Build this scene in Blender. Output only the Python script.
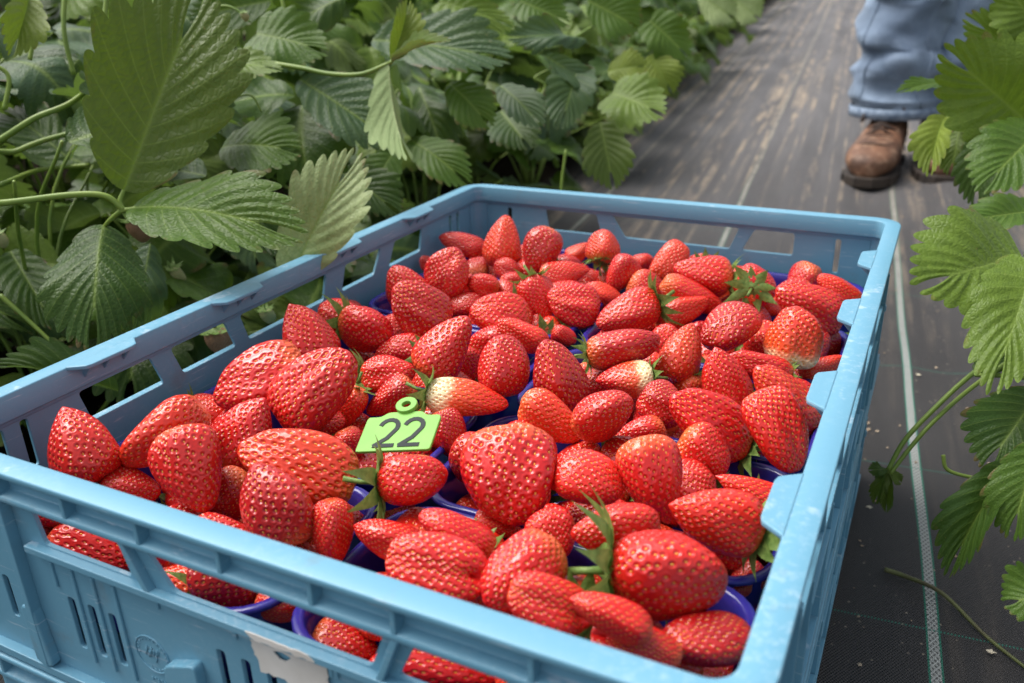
import bpy, bmesh, math, random, json
import numpy as np
from mathutils import Vector, Matrix
PI=math.pi
for o in list(bpy.data.objects): bpy.data.objects.remove(o)
S=bpy.context.scene; COL=S.collection
# ---------------------------------------------------------------- camera
cam=bpy.data.cameras.new('camera'); camo=bpy.data.objects.new('camera',cam); COL.objects.link(camo)
cam.sensor_width=36; cam.lens=853*36/1024; cam.clip_start=.01; cam.clip_end=500
pitch,roll,yaw=.4018,-.0273,-.4683
fw=Vector((math.sin(yaw),math.cos(yaw),0)); rt=Vector((math.cos(yaw),-math.sin(yaw),0)); up=Vector((0,0,1))
F=fw*math.cos(pitch)-up*math.sin(pitch); U3=up*math.cos(pitch)+fw*math.sin(pitch)
CX=rt*math.cos(roll)+U3*math.sin(roll); CY=U3*math.cos(roll)-rt*math.sin(roll)
m=Matrix((CX,CY,-F)).transposed().to_4x4(); m.translation=Vector((.44429,-.19266,.19953)); camo.matrix_world=m
cam.dof.use_dof=True; cam.dof.focus_distance=.50; cam.dof.aperture_fstop=9.0
S.camera=camo
# ---------------------------------------------------------------- light: bright overcast day
W=bpy.data.worlds.new('World'); S.world=W; W.use_nodes=True; wn=W.node_tree; wn.nodes.clear()
sky=wn.nodes.new('ShaderNodeTexSky'); sky.sky_type='NISHITA'; sky.sun_disc=False
SUN_EL=math.radians(60); SUN_AZ=math.radians(-92)     # azimuth of the light from +Y towards +X
sky.sun_elevation=SUN_EL; sky.sun_rotation=SUN_AZ; sky.air_density=1.0; sky.dust_density=4.0
hs=wn.nodes.new('ShaderNodeHueSaturation'); hs.inputs['Saturation'].default_value=.32
bg=wn.nodes.new('ShaderNodeBackground'); bg.inputs['Strength'].default_value=.15
wo=wn.nodes.new('ShaderNodeOutputWorld')
wn.links.new(sky.outputs[0],hs.inputs['Color']); wn.links.new(hs.outputs[0],bg.inputs[0]); wn.links.new(bg.outputs[0],wo.inputs[0])
sl=bpy.data.lights.new('sun','SUN'); sl.energy=2.2; sl.angle=math.radians(42); sl.color=(1,.96,.9)
so=bpy.data.objects.new('sun',sl); COL.objects.link(so)
sd=Vector((math.sin(SUN_AZ)*math.cos(SUN_EL),math.cos(SUN_AZ)*math.cos(SUN_EL),math.sin(SUN_EL)))
so.rotation_euler=sd.to_track_quat('Z','Y').to_euler(); so.location=(0,0,6)
S.view_settings.view_transform='Standard'; S.view_settings.look='None'; S.view_settings.exposure=0.70; S.view_settings.gamma=1
S.render.engine='CYCLES'

# ---------------------------------------------------------------- helpers
def tag(o,label=None,cat=None,group=None,kind=None):
    if label: o['label']=label
    if cat: o['category']=cat
    if group: o['group']=group
    if kind: o['kind']=kind
    return o
def empty(name,loc=(0,0,0),rz=0):
    o=bpy.data.objects.new(name,None); COL.objects.link(o); o.location=loc; o.rotation_euler=(0,0,rz); o.empty_display_size=.02; return o
def link(name,me,mat=None,parent=None,smooth=True):
    o=bpy.data.objects.new(name,me); COL.objects.link(o)
    if mat is not None and not me.materials:
        for q in (mat if isinstance(mat,(list,tuple)) else [mat]): me.materials.append(q)
    if parent: o.parent=parent
    return o
def np_mesh(name,V,Fc,smooth=True,matidx=None,attrs=None):
    me=bpy.data.meshes.new(name)
    V=np.asarray(V,dtype=np.float32); me.vertices.add(len(V)); me.vertices.foreach_set('co',V.ravel())
    lens=np.array([len(f) for f in Fc],dtype=np.int32); loops=np.concatenate([np.asarray(f,dtype=np.int32) for f in Fc]) if not isinstance(Fc,np.ndarray) else Fc.astype(np.int32).ravel()
    if isinstance(Fc,np.ndarray): lens=np.full(len(Fc),Fc.shape[1],dtype=np.int32)
    me.loops.add(len(loops)); me.loops.foreach_set('vertex_index',loops)
    me.polygons.add(len(lens)); st=np.concatenate([[0],np.cumsum(lens)[:-1]]).astype(np.int32)
    me.polygons.foreach_set('loop_start',st); me.polygons.foreach_set('loop_total',lens)
    if smooth: me.polygons.foreach_set('use_smooth',np.ones(len(lens),dtype=bool))
    if matidx is not None: me.polygons.foreach_set('material_index',np.asarray(matidx,dtype=np.int32))
    for k,a in (attrs or {}).items():
        at=me.attributes.new(k,'FLOAT','POINT'); at.data.foreach_set('value',np.asarray(a,dtype=np.float32))
    me.update(calc_edges=True); me.validate(); return me
def grid_faces(nu,nv,wrap=False,off=0):
    i=np.arange(nu-1)[:,None]; j=np.arange(nv if wrap else nv-1)[None,:]
    a=i*nv+j; b=i*nv+(j+1)%nv; c=(i+1)*nv+(j+1)%nv; d=(i+1)*nv+j
    return np.stack([a+0*j,b+0*i,c+0*i,d+0*j],-1).reshape(-1,4)+off
class MB:
    def __init__(s): s.V=[];s.F=[]
    def add(s,V,Fc):
        n=len(s.V); s.V+= [tuple(v) for v in V]; s.F+=[tuple(i+n for i in f) for f in Fc]
    def box(s,a,b):
        x0,y0,z0=a;x1,y1,z1=b
        s.add([(x0,y0,z0),(x1,y0,z0),(x1,y1,z0),(x0,y1,z0),(x0,y0,z1),(x1,y0,z1),(x1,y1,z1),(x0,y1,z1)],[(0,3,2,1),(4,5,6,7),(0,1,5,4),(1,2,6,5),(2,3,7,6),(3,0,4,7)])
    def tube(s,pts,r,n=8,cap=True):
        pts=[Vector(p) for p in pts]; rs=r if isinstance(r,(list,tuple)) else [r]*len(pts)
        V=[];Fc=[];ref=None
        for i,p in enumerate(pts):
            t=(pts[min(i+1,len(pts)-1)]-pts[max(i-1,0)]).normalized()
            if ref is None: ref=t.orthogonal().normalized()
            ref=(ref-t*ref.dot(t)).normalized(); b=t.cross(ref)
            for k in range(n):
                a=2*PI*k/n; V.append(p+(ref*math.cos(a)+b*math.sin(a))*rs[i])
        for i in range(len(pts)-1):
            for k in range(n): Fc.append((i*n+k,i*n+(k+1)%n,(i+1)*n+(k+1)%n,(i+1)*n+k))
        if cap: Fc.append(tuple(range(n))[::-1]); Fc.append(tuple((len(pts)-1)*n+k for k in range(n)))
        s.add(V,Fc)
    def prism(s,loop,f0,f1):
        """loop of 2D points carried by two placing functions (front and back)"""
        n=len(loop); V=[f0(*p) for p in loop]+[f1(*p) for p in loop]
        s.add(V,[tuple(range(n)),tuple(range(2*n-1,n-1,-1))]+[(k,k+n,(k+1)%n+n,(k+1)%n) for k in range(n)])
    def build(s,name,mat,parent=None,smooth=True,bevel=0,recalc=True,sub=0):
        me=bpy.data.meshes.new(name); me.from_pydata(s.V,[],s.F); me.update()
        if recalc:
            bm=bmesh.new(); bm.from_mesh(me); bmesh.ops.recalc_face_normals(bm,faces=bm.faces); bm.to_mesh(me); bm.free()
        for p in me.polygons: p.use_smooth=smooth
        o=link(name,me,mat,parent)
        if bevel:
            b=o.modifiers.new('bevel','BEVEL'); b.width=bevel; b.segments=2; b.limit_method='ANGLE'; b.angle_limit=math.radians(40); b.harden_normals=False
        if sub:
            b=o.modifiers.new('sub','SUBSURF'); b.levels=sub; b.render_levels=sub
        return o
def bez(p,n=16):
    """smooth curve through the given points (Catmull-Rom)"""
    P=[Vector(q) for q in p]; P=[P[0]*2-P[1]]+P+[P[-1]*2-P[-2]]; out=[]
    for i in range(1,len(P)-2):
        for k in range(n):
            t=k/n; a,b,c,d=P[i-1:i+3]
            out.append(.5*((2*b)+(c-a)*t+(2*a-5*b+4*c-d)*t*t+(3*b-a-3*c+d)*t**3))
    out.append(P[-2]); return out
# node helpers
class NT:
    def __init__(s,name):
        s.m=bpy.data.materials.new(name); s.m.use_nodes=True; s.t=s.m.node_tree; s.t.nodes.clear()
        s.out=s.t.nodes.new('ShaderNodeOutputMaterial')
    def n(s,ty,ins=None,**kw):
        nd=s.t.nodes.new('ShaderNode'+ty)
        for k,v in kw.items(): setattr(nd,k,v)
        for k,v in (ins or {}).items():
            i=nd.inputs[k]
            if hasattr(v,'is_linked') or hasattr(v,'links'): s.t.links.new(v,i)
            else: i.default_value=v
        return nd
    def math(s,op,a,b=0.0,c=None,clamp=False):
        d={0:a,1:b}
        if c is not None: d[2]=c
        return s.n('Math',d,operation=op,use_clamp=clamp).outputs[0]
    def mix(s,f,a,b,mode='MIX'):
        nd=s.t.nodes.new('ShaderNodeMix'); nd.data_type='RGBA'; nd.blend_type=mode
        for i,v in ((0,f),(6,a),(7,b)):
            if hasattr(v,'links'): s.t.links.new(v,nd.inputs[i])
            else: nd.inputs[i].default_value=v if i==0 or len(v)==4 else (*v,1)
        return nd.outputs[2]
    def ramp(s,f,stops):
        nd=s.n('ValToRGB',{'Fac':f}); e=nd.color_ramp.elements
        while len(e)<len(stops): e.new(.5)
        for q,(p,c) in zip(e,stops): q.position=p; q.color=(*c,1) if hasattr(c,'__len__') else (c,c,c,1)
        return nd.outputs[0]
    def noise(s,vec,scale,detail=3,rough=.5,out=0):
        d={'Scale':scale,'Detail':detail,'Roughness':rough}
        if vec is not None: d['Vector']=vec
        return s.n('TexNoise',d).outputs[out]
    def mapping(s,vec,scale=(1,1,1),loc=(0,0,0)):
        return s.n('Mapping',{'Vector':vec,'Scale':scale,'Location':loc}).outputs[0]
    def obj(s): return s.n('TexCoord').outputs['Object']
    def surf(s,sh): s.t.links.new(sh,s.out.inputs['Surface']); return s.m
    def bump(s,h,strength,dist,normal=None):
        d={'Height':h,'Strength':strength,'Distance':dist}
        if normal is not None: d['Normal']=normal
        return s.n('Bump',d).outputs[0]

# ---------------------------------------------------------------- materials
def mat_crate():
    t=NT('blue_crate_plastic'); oc=t.obj()
    n1=t.noise(oc,9,4); n2=t.noise(oc,300,4,.7); n3=t.noise(t.mapping(oc,(1,1,1)),420,2)
    base=t.mix(t.math('MULTIPLY',n1,.5),(.115,.290,.405),(.150,.345,.465))
    g=t.n('NewGeometry'); nz=t.n('SeparateXYZ',{0:g.outputs['True Normal']}).outputs[2]
    worn=t.math('MULTIPLY',t.ramp(n2,[(.5,0),(.66,1)]),t.ramp(n1,[(.45,.0),(.65,.42)]))
    worn=t.math('MULTIPLY',worn,t.math('ADD',t.math('MULTIPLY',nz,.5,clamp=True),.18))
    base=t.mix(worn,base,(.52,.60,.66))
    sc=t.ramp(t.noise(t.mapping(oc,(10,10,210)),3,4,.65),[(.62,0),(.67,1)]); base=t.mix(t.math('MULTIPLY',sc,.5),base,(.42,.52,.60)); n4=t.noise(oc,26,5,.65); dirt=t.ramp(n4,[(.60,0),(.72,.45)])
    base=t.mix(dirt,base,(.16,.20,.22))
    p=t.n('BsdfPrincipled',{'Base Color':base,'Roughness':t.math('ADD',t.math('MULTIPLY',n2,.18),.34),'Specular IOR Level':.45,'Subsurface Weight':0.0,
        'Normal':t.bump(n3,.12,.0004,t.bump(n1,.15,.004))})
    return t.surf(p.outputs[0])
def mat_punnet():
    t=NT('violet_punnet_plastic'); oc=t.obj(); n1=t.noise(oc,40,2)
    p=t.n('BsdfPrincipled',{'Base Color':(.035,.030,.27,1),'Roughness':.16,'Specular IOR Level':.6,'Transmission Weight':0.0,'Normal':t.bump(n1,.12,.001)})
    tr=t.n('BsdfTranslucent',{'Color':(.05,.05,.5,1)})
    return t.surf(t.n('MixShader',{0:.25,1:p.outputs[0],2:tr.outputs[0]}).outputs[0])
def mat_berry():
    t=NT('strawberry_flesh'); oi=t.n('ObjectInfo'); oc=t.obj(); sep=t.n('SeparateXYZ',{0:oc})
    z=sep.outputs[2]
    vv=t.n('VectorMath',{0:oc,1:t.n('CombineXYZ',{0:t.math('MULTIPLY',oi.outputs['Random'],40)}).outputs[0]},operation='ADD').outputs[0]
    n1=t.noise(vv,2.6,3); n2=t.noise(vv,7,3)
    col=t.mix(t.ramp(n1,[(.35,0),(.7,.55)]),oi.outputs['Color'],(.66,.022,.011))
    col=t.mix(t.ramp(n2,[(.5,0),(.8,.35)]),col,(.42,.006,.010))
    # pale shoulder of the fruit by the calyx, its reach kept in the object colour's alpha
    ext=t.math('SUBTRACT',1.0,oi.outputs['Alpha'])
    h=t.math('ADD',t.math('ADD',z,.5),t.math('MULTIPLY',t.math('SUBTRACT',n2,.5),.22))
    sh=t.math('SUBTRACT',1.0,t.math('DIVIDE',h,t.math('MAXIMUM',ext,.02)),clamp=True)
    sh2=t.math('SUBTRACT',1.0,t.math('DIVIDE',h,t.math('MAXIMUM',t.math('MULTIPLY',ext,2.1),.02)),clamp=True)
    col=t.mix(t.math('MULTIPLY',sh2,.9),col,(.78,.16,.04))
    col=t.mix(t.math('MULTIPLY',t.math('MULTIPLY',sh,2.5,clamp=True),t.math('MULTIPLY',t.math('SUBTRACT',ext,.13),8,clamp=True)),col,(.80,.66,.38))
    fine=t.noise(oc,60,2)
    p=t.n('BsdfPrincipled',{'Base Color':col,'Roughness':.30,'Specular IOR Level':.38,'Subsurface Weight':.08,'Subsurface Radius':(.6,.12,.06),'Subsurface Scale':.006,
       'Coat Weight':.5,'Coat Roughness':.08,'Normal':t.bump(fine,.10,.0006)})
    return t.surf(p.outputs[0])
def mat_simple(name,c,rough=.5,spec=.5,c2=None,scale=30,bump=0,bd=.001,trans=0,coat=0):
    t=NT(name); oc=t.obj(); n1=t.noise(oc,scale,4)
    col=t.mix(t.ramp(n1,[(.35,0),(.68,1)]),c,c2 or tuple(x*.75 for x in c))
    p=t.n('BsdfPrincipled',{'Base Color':col,'Roughness':rough,'Specular IOR Level':spec,'Coat Weight':coat,'Coat Roughness':.15})
    if bump: t.t.links.new(t.bump(n1,bump,bd),p.inputs['Normal'])
    if trans:
        tr=t.n('BsdfTranslucent',{'Color':col}); return t.surf(t.n('MixShader',{0:trans,1:p.outputs[0],2:tr.outputs[0]}).outputs[0])
    return t.surf(p.outputs[0])
def mat_leaf():
    t=NT('strawberry_leaf'); oi=t.n('ObjectInfo'); oc=t.obj()
    vein=t.n('Attribute',attribute_name='vein').outputs['Fac']; edge=t.n('Attribute',attribute_name='edge').outputs['Fac']; hgt=t.n('Attribute',attribute_name='cell').outputs['Fac']
    vv=t.n('VectorMath',{0:oc,1:t.n('CombineXYZ',{0:t.math('MULTIPLY',oi.outputs['Random'],40)}).outputs[0]},operation='ADD').outputs[0]
    n1=t.noise(vv,2.2,3); n2=t.noise(vv,16,4,.6); vor=t.n('TexVoronoi',{'Vector':vv,'Scale':26.0},feature='DISTANCE_TO_EDGE').outputs[0]
    col=t.mix(t.ramp(n1,[(.3,0),(.75,1)]),oi.outputs['Color'],t.mix(.4,oi.outputs['Color'],(.075,.12,.012)))
    col=t.mix(t.math('MULTIPLY',t.ramp(n2,[(.4,0),(.75,1)]),.35),col,(.02,.045,.012))
    col=t.mix(t.math('MULTIPLY',vein,.6),col,(.20,.28,.06))
    col=t.mix(t.math('MULTIPLY',t.math('MULTIPLY',edge,t.ramp(t.noise(vv,3.5,2),[(.52,0),(.66,1)])),.45),col,(.16,.055,.04))
    sp=t.ramp(t.noise(vv,30,2),[(.73,0),(.76,1)]); col=t.mix(t.math('MULTIPLY',sp,.5),col,(.22,.16,.06))
    back=t.n('NewGeometry').outputs['Backfacing']
    colb=t.mix(t.math('MULTIPLY',vein,.6),t.mix(.75,col,(.24,.33,.14)),(.42,.50,.25))
    colf=t.mix(back,col,colb)
    h=t.math('ADD',t.math('MULTIPLY',t.ramp(vor,[(0,0),(.25,1)]),1.0),t.math('MULTIPLY',n2,.6))
    bp=t.bump(h,.17,.007)
    p=t.n('BsdfPrincipled',{'Base Color':colf,'Roughness':t.math('ADD',t.math('MULTIPLY',back,.25),.40),'Specular IOR Level':.20,'Normal':bp})
    tr=t.n('BsdfTranslucent',{'Color':t.mix(.5,t.mix(0.5,colf,(.22,.34,.02)),(.12,.22,.01)),'Normal':bp})
    return t.surf(t.n('MixShader',{0:.24,1:p.outputs[0],2:tr.outputs[0]}).outputs[0])
def mat_fabric():
    t=NT('woven_ground_cover'); oc=t.obj(); sx=t.n('SeparateXYZ',{0:oc}); x,y=sx.outputs[0],sx.outputs[1]
    wob=t.math('MULTIPLY',t.math('SUBTRACT',t.noise(oc,2.0,2),.5),.012)
    xw=t.math('ADD',x,wob)
    # weave
    w1=t.math('SINE',t.math('MULTIPLY',x,2*PI*420)); w2=t.math('SINE',t.math('MULTIPLY',y,2*PI*300))
    weave=t.math('MULTIPLY',w1,w2)
    n1=t.noise(t.mapping(oc,(6,1.2,1)),3,4); nf=t.noise(oc,220,3)
    col=t.mix(n1,(.026,.025,.026),(.050,.047,.047))
    col=t.mix(t.math('MULTIPLY',t.math('ADD',weave,1),.18),col,(.09,.085,.085))
    far=t.math('MULTIPLY',t.math('SUBTRACT',y,.85),.9,clamp=True)
    bed=t.math('MAXIMUM',t.math('MULTIPLY',t.math('SUBTRACT',-.09,x),12,clamp=True),t.math('MULTIPLY',t.math('SUBTRACT',x,.90),12,clamp=True))
    far=t.math('MULTIPLY',far,t.math('SUBTRACT',1.0,bed))
    # dust film, mixed in more strongly up the alley
    dn=t.noise(t.mapping(oc,(9,.9,1)),2.2,5,.6)
    dust=t.math('MULTIPLY',t.math('ADD',t.math('MULTIPLY',far,.78),.06),t.ramp(dn,[(.25,.35),(.75,1)]))
    col=t.mix(dust,col,(.225,.215,.218))
    # straw and soil caught in the long folds
    s1=t.noise(t.mapping(oc,(44,.55,1)),1.0,3,.6); s2=t.noise(t.mapping(oc,(2,.35,1)),22,4,.7)
    st=t.math('MULTIPLY',t.ramp(s1,[(.51,0),(.61,1)]),t.ramp(s2,[(.42,0),(.62,1)]))
    st=t.math('MULTIPLY',st,t.math('ADD',t.math('MULTIPLY',far,.90),.07))
    soil=t.mix(nf,(.36,.27,.19),(.56,.46,.34))
    col=t.mix(st,col,soil)
    # printed stripes: white with green selvage, and thin green threads across
    for X0,wd,strength in ((.527,.0036,1.0),(.245,.0036,1.0),(-.03,.0034,.9),(.81,.0036,1.0)):
        d=t.math('ABSOLUTE',t.math('SUBTRACT',xw,X0))
        white=t.math('LESS_THAN',d,wd); green=t.math('MULTIPLY',t.math('LESS_THAN',d,wd+.0014),t.math('GREATER_THAN',d,wd))
        ck=t.math('GREATER_THAN',t.math('MULTIPLY',t.math('SINE',t.math('MULTIPLY',x,2*PI*260)),t.math('SINE',t.math('MULTIPLY',y,2*PI*170))),.25)
        wc=t.mix(t.math('MULTIPLY',ck,.75),(.46,.48,.46),(.05,.05,.05))
        wc=t.mix(t.math('MULTIPLY',far,.85),wc,(.42,.36,.28))
        wear=t.math('SUBTRACT',1.0,t.math('MULTIPLY',far,t.ramp(t.noise(t.mapping(oc,(4,3,1)),9,4,.7),[(.40,0),(.60,.9)])))
        col=t.mix(t.math('MULTIPLY',t.math('MULTIPLY',white,strength),wear),col,wc)
        col=t.mix(t.math('MULTIPLY',green,.75),col,t.mix(far,(.03,.26,.17),(.2,.2,.16)))
    yy=t.math('ABSOLUTE',t.math('SUBTRACT',t.math('FRACT',t.math('DIVIDE',t.math('ADD',y,.02),.24)),.5))
    gl=t.math('MULTIPLY',t.math('LESS_THAN',yy,.0045),t.math('GREATER_THAN',w1,-.2))
    col=t.mix(t.math('MULTIPLY',t.math('MULTIPLY',gl,t.math('SUBTRACT',1.0,far)),.75),col,(.04,.22,.16))
    col=t.mix(bed,col,t.mix(nf,(.010,.009,.007),(.030,.024,.017)))  # bed soil, its colour darkened to carry the shade under the plants
    # crumbs of soil
    cr=t.ramp(t.n('TexVoronoi',{'Vector':oc,'Scale':120.0,'Randomness':1.0}).outputs[0],[(.06,1),(.14,0)])
    cr=t.math('MULTIPLY',cr,t.ramp(t.noise(t.mapping(oc,(14,3,1)),1.4,3),[(.47,0),(.57,1)]))
    col=t.mix(t.math('MULTIPLY',cr,.85),col,(.45,.38,.30))
    hb=t.math('ADD',t.math('MULTIPLY',weave,.25),t.math('MULTIPLY',t.noise(t.mapping(oc,(16,1,1)),2,3),1.0))
    p=t.n('BsdfPrincipled',{'Base Color':col,'Roughness':t.math('ADD',.55,t.math('MULTIPLY',bed,.4)),'Specular IOR Level':t.math('MULTIPLY',t.math('SUBTRACT',1.0,bed),.30),'Normal':t.bump(hb,.7,.010)})
    return t.surf(p.outputs[0])
M=dict(crate=mat_crate(),punnet=mat_punnet(),berry=mat_berry(),leaf=mat_leaf(),fabric=mat_fabric(),
  seed=mat_simple('strawberry_seed',(.80,.42,.07),.40,.35,(.72,.25,.04),3,coat=0),
  calyx=mat_simple('calyx_green',(.22,.33,.08),.5,.4,(.11,.20,.04),14,.3,.002,.25),
  stem=mat_simple('stem_green',(.22,.31,.05),.42,.4,(.13,.22,.035),25,.2,.001,.12),
  twig=mat_simple('dry_stem',(.12,.15,.04),.55,.4,(.09,.08,.04),40,.3,.001),
  green_fruit=mat_simple('unripe_fruit',(.30,.36,.13),.4,.5,(.42,.34,.17),20,.5,.002),
  brown_fruit=mat_simple('turning_fruit',(.26,.13,.07),.45,.4,(.36,.20,.11),60,.6,.002),
  tagm=mat_simple('green_tag_plastic',(.25,.53,.10),.40,.35,(.20,.47,.08),45,.05,.001,.22),
  ink=mat_simple('dark_ink',(.018,.024,.026),.6,.2,(.03,.035,.035),60),
  paper=mat_simple('torn_paper',(.66,.64,.60),.85,.2,(.50,.47,.42),28,.5,.0015),
  denim=None,boot=None,
  sole=mat_simple('boot_sole_rubber',(.030,.026,.024),.7,.3,(.06,.045,.035),20,.5,.003),
  lace=mat_simple('boot_lace',(.045,.03,.025),.8,.2,(.08,.06,.05),60),
  petal=mat_simple('dry_petal',(.62,.58,.46),.8,.2,(.44,.34,.22),30),
  crumb=mat_simple('soil_crumb',(.42,.34,.25),.9,.2,(.24,.17,.11),50),
  black_film=mat_simple('bed_film',(.022,.022,.022),.55,.4,(.045,.037,.03),7,.5,.01))
def mat_denim():
    t=NT('faded_denim'); oc=t.obj(); n1=t.noise(oc,5,4,.6); n2=t.noise(oc,16,4,.65)
    tw=t.math('SINE',t.math('MULTIPLY',t.math('ADD',t.n('SeparateXYZ',{0:oc}).outputs[0],t.n('SeparateXYZ',{0:oc}).outputs[2]),2*PI*420))
    col=t.mix(t.ramp(n1,[(.3,0),(.7,1)]),(.075,.115,.185),(.20,.27,.36))
    col=t.mix(t.math('MULTIPLY',t.ramp(n2,[(.45,0),(.75,1)]),.5),col,(.30,.38,.49))
    col=t.mix(t.math('MULTIPLY',t.math('ADD',tw,1),.10),col,(.5,.56,.65))
    p=t.n('BsdfPrincipled',{'Base Color':col,'Roughness':.9,'Specular IOR Level':.15,'Sheen Weight':.1,'Normal':t.bump(t.n('TexWave',{'Vector':t.mapping(oc,(1,1,2.2)),'Scale':3.5,'Distortion':9.0,'Detail':2.0,'Detail Scale':1.2}).outputs['Fac'],.8,.010,t.bump(n2,.5,.006))})
    return t.surf(p.outputs[0])
def mat_boot():
    t=NT('worn_brown_leather'); oc=t.obj(); n1=t.noise(oc,14,4,.6); n2=t.noise(oc,60,4,.6)
    col=t.mix(t.ramp(n1,[(.35,0),(.65,1)]),(.055,.028,.018),(.22,.105,.058)); col=t.mix(t.math('MULTIPLY',t.ramp(n2,[(.5,0),(.75,1)]),.6),col,(.36,.24,.16))
    p=t.n('BsdfPrincipled',{'Base Color':col,'Roughness':.6,'Specular IOR Level':.35,'Normal':t.bump(n2,.5,.003,t.bump(n1,.3,.01))})
    return t.surf(p.outputs[0])
M['denim']=mat_denim(); M['boot']=mat_boot()

# ---------------------------------------------------------------- ground cover in the alley (local y runs along the rows)
ROW=math.radians(5.4)          # rows run this far anticlockwise of +Y
def gz(x,y):
    """height of the ground in row coordinates"""
    rise=.05*max(0,y-.75)-.02*math.exp(-((y-.75)/.4)**2)*0
    z=-.2535+rise
    k=max(0,(-.10-x))/.25; k=min(1,k); z+=.05*k*k*(3-2*k)            # planting bed on the left
    k=max(0,(x-.86))/.30; k=min(1,k); z+=.05*k*k*(3-2*k)            # and on the right
    if y>.7 or x>.56: z+=.0034*math.sin(x*61+1.3*math.sin(y*1.7))*min(1,max(0,(y-.6)*3+ (x-.5)*3))+.0055*math.sin(x*23+.8*math.sin(y*1.1+2))*min(1,max(0,(y-.6)*2))
    return z
RM=Matrix.Rotation(ROW,4,'Z')
def row(x,y,z=0): return RM@Vector((x,y,gz(x,y)+z))
def torow(P): return RM.inverted()@Vector(P)
xs=sorted(set([-60,-30,-15,-8,-5,-3,-2,-1.5]+[round(-1.2+i*.0125,4) for i in range(int(2.6/.0125)+1)]+[1.8,2.5,4,8,15,30,60]))
ys=sorted(set([-30,-10,-4,-2]+[round(-1+i*.03,3) for i in range(int(5/.03))]+[round(4+i*.2,2) for i in range(60)]+[17,20,25,32,45,60,80,120]))
V=[(x,y,gz(x,y)) for x in xs for y in ys]
me=np_mesh('ground_cover',V,grid_faces(len(xs),len(ys))[:,::-1])
g=link('ground',me,M['fabric']); g.rotation_euler=(0,0,ROW); tag(g,'black woven ground cover fabric in the alley between the rows','ground',kind='structure')

# ---------------------------------------------------------------- crates
CW,CD=.425,.60
def rrect(x0,y0,x1,y1,r,n=6):
    P=[]
    for cx,cy,a0 in((x1-r,y1-r,0),(x0+r,y1-r,90),(x0+r,y0+r,180),(x1-r,y0+r,270)):
        for k in range(n+1):
            a=math.radians(a0+90*k/n); P.append((cx+r*math.cos(a),cy+r*math.sin(a)))
    return P
def sweep_ring(mb,prof,x0,y0,x1,y1,r,n=6):
    """closed profile (inset, z) carried round a rounded rectangle"""
    rings=[]
    for ins,z in prof: rings.append([(px,py,z) for px,py in rrect(x0+ins,y0+ins,x1-ins,y1-ins,max(.001,r-ins),n)])
    N=len(rings[0]); V=[v for rg in rings for v in rg]; Fc=[]; K=len(prof)
    for a in range(K):
        b=(a+1)%K
        for k in range(N): Fc.append((a*N+k,a*N+(k+1)%N,b*N+(k+1)%N,b*N+k))
    mb.add(V,Fc)
def rounded(loop,r,n=3):
    P=[]; L=len(loop)
    for i in range(L):
        p=Vector(loop[i]); a=(Vector(loop[i-1])-p); b=(Vector(loop[(i+1)%L])-p)
        q=min(r,a.length*.45,b.length*.45); a=p+a.normalized()*q; b=p+b.normalized()*q
        for k in range(n+1):
            t=k/n; P.append(tuple(a*(1-t)**2+p*2*t*(1-t)+b*t*t))
    return P
def panel(mb,outer,holes,f0,f1):
    bm=bmesh.new(); loops=[]
    for lp in [outer]+holes:
        vs=[bm.verts.new((p[0],p[1],0)) for p in lp]; loops.append(vs)
        for i in range(len(vs)): bm.edges.new((vs[i],vs[(i+1)%len(vs)]))
    bmesh.ops.triangle_fill(bm,use_beauty=True,use_dissolve=False,edges=bm.edges[:])
    bm.verts.index_update(); P=[(v.co.x,v.co.y) for v in bm.verts]; n=len(P)
    T=[tuple(v.index for v in f.verts) for f in bm.faces]
    V=[f0(*p) for p in P]+[f1(*p) for p in P]; Fc=T+[tuple(i+n for i in t[::-1]) for t in T]
    for vs in loops:
        ids=[v.index for v in vs]
        for i in range(len(ids)): a,b=ids[i],ids[(i+1)%len(ids)]; Fc.append((a,b,b+n,a+n))
    bm.free(); mb.add(V,Fc)
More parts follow.
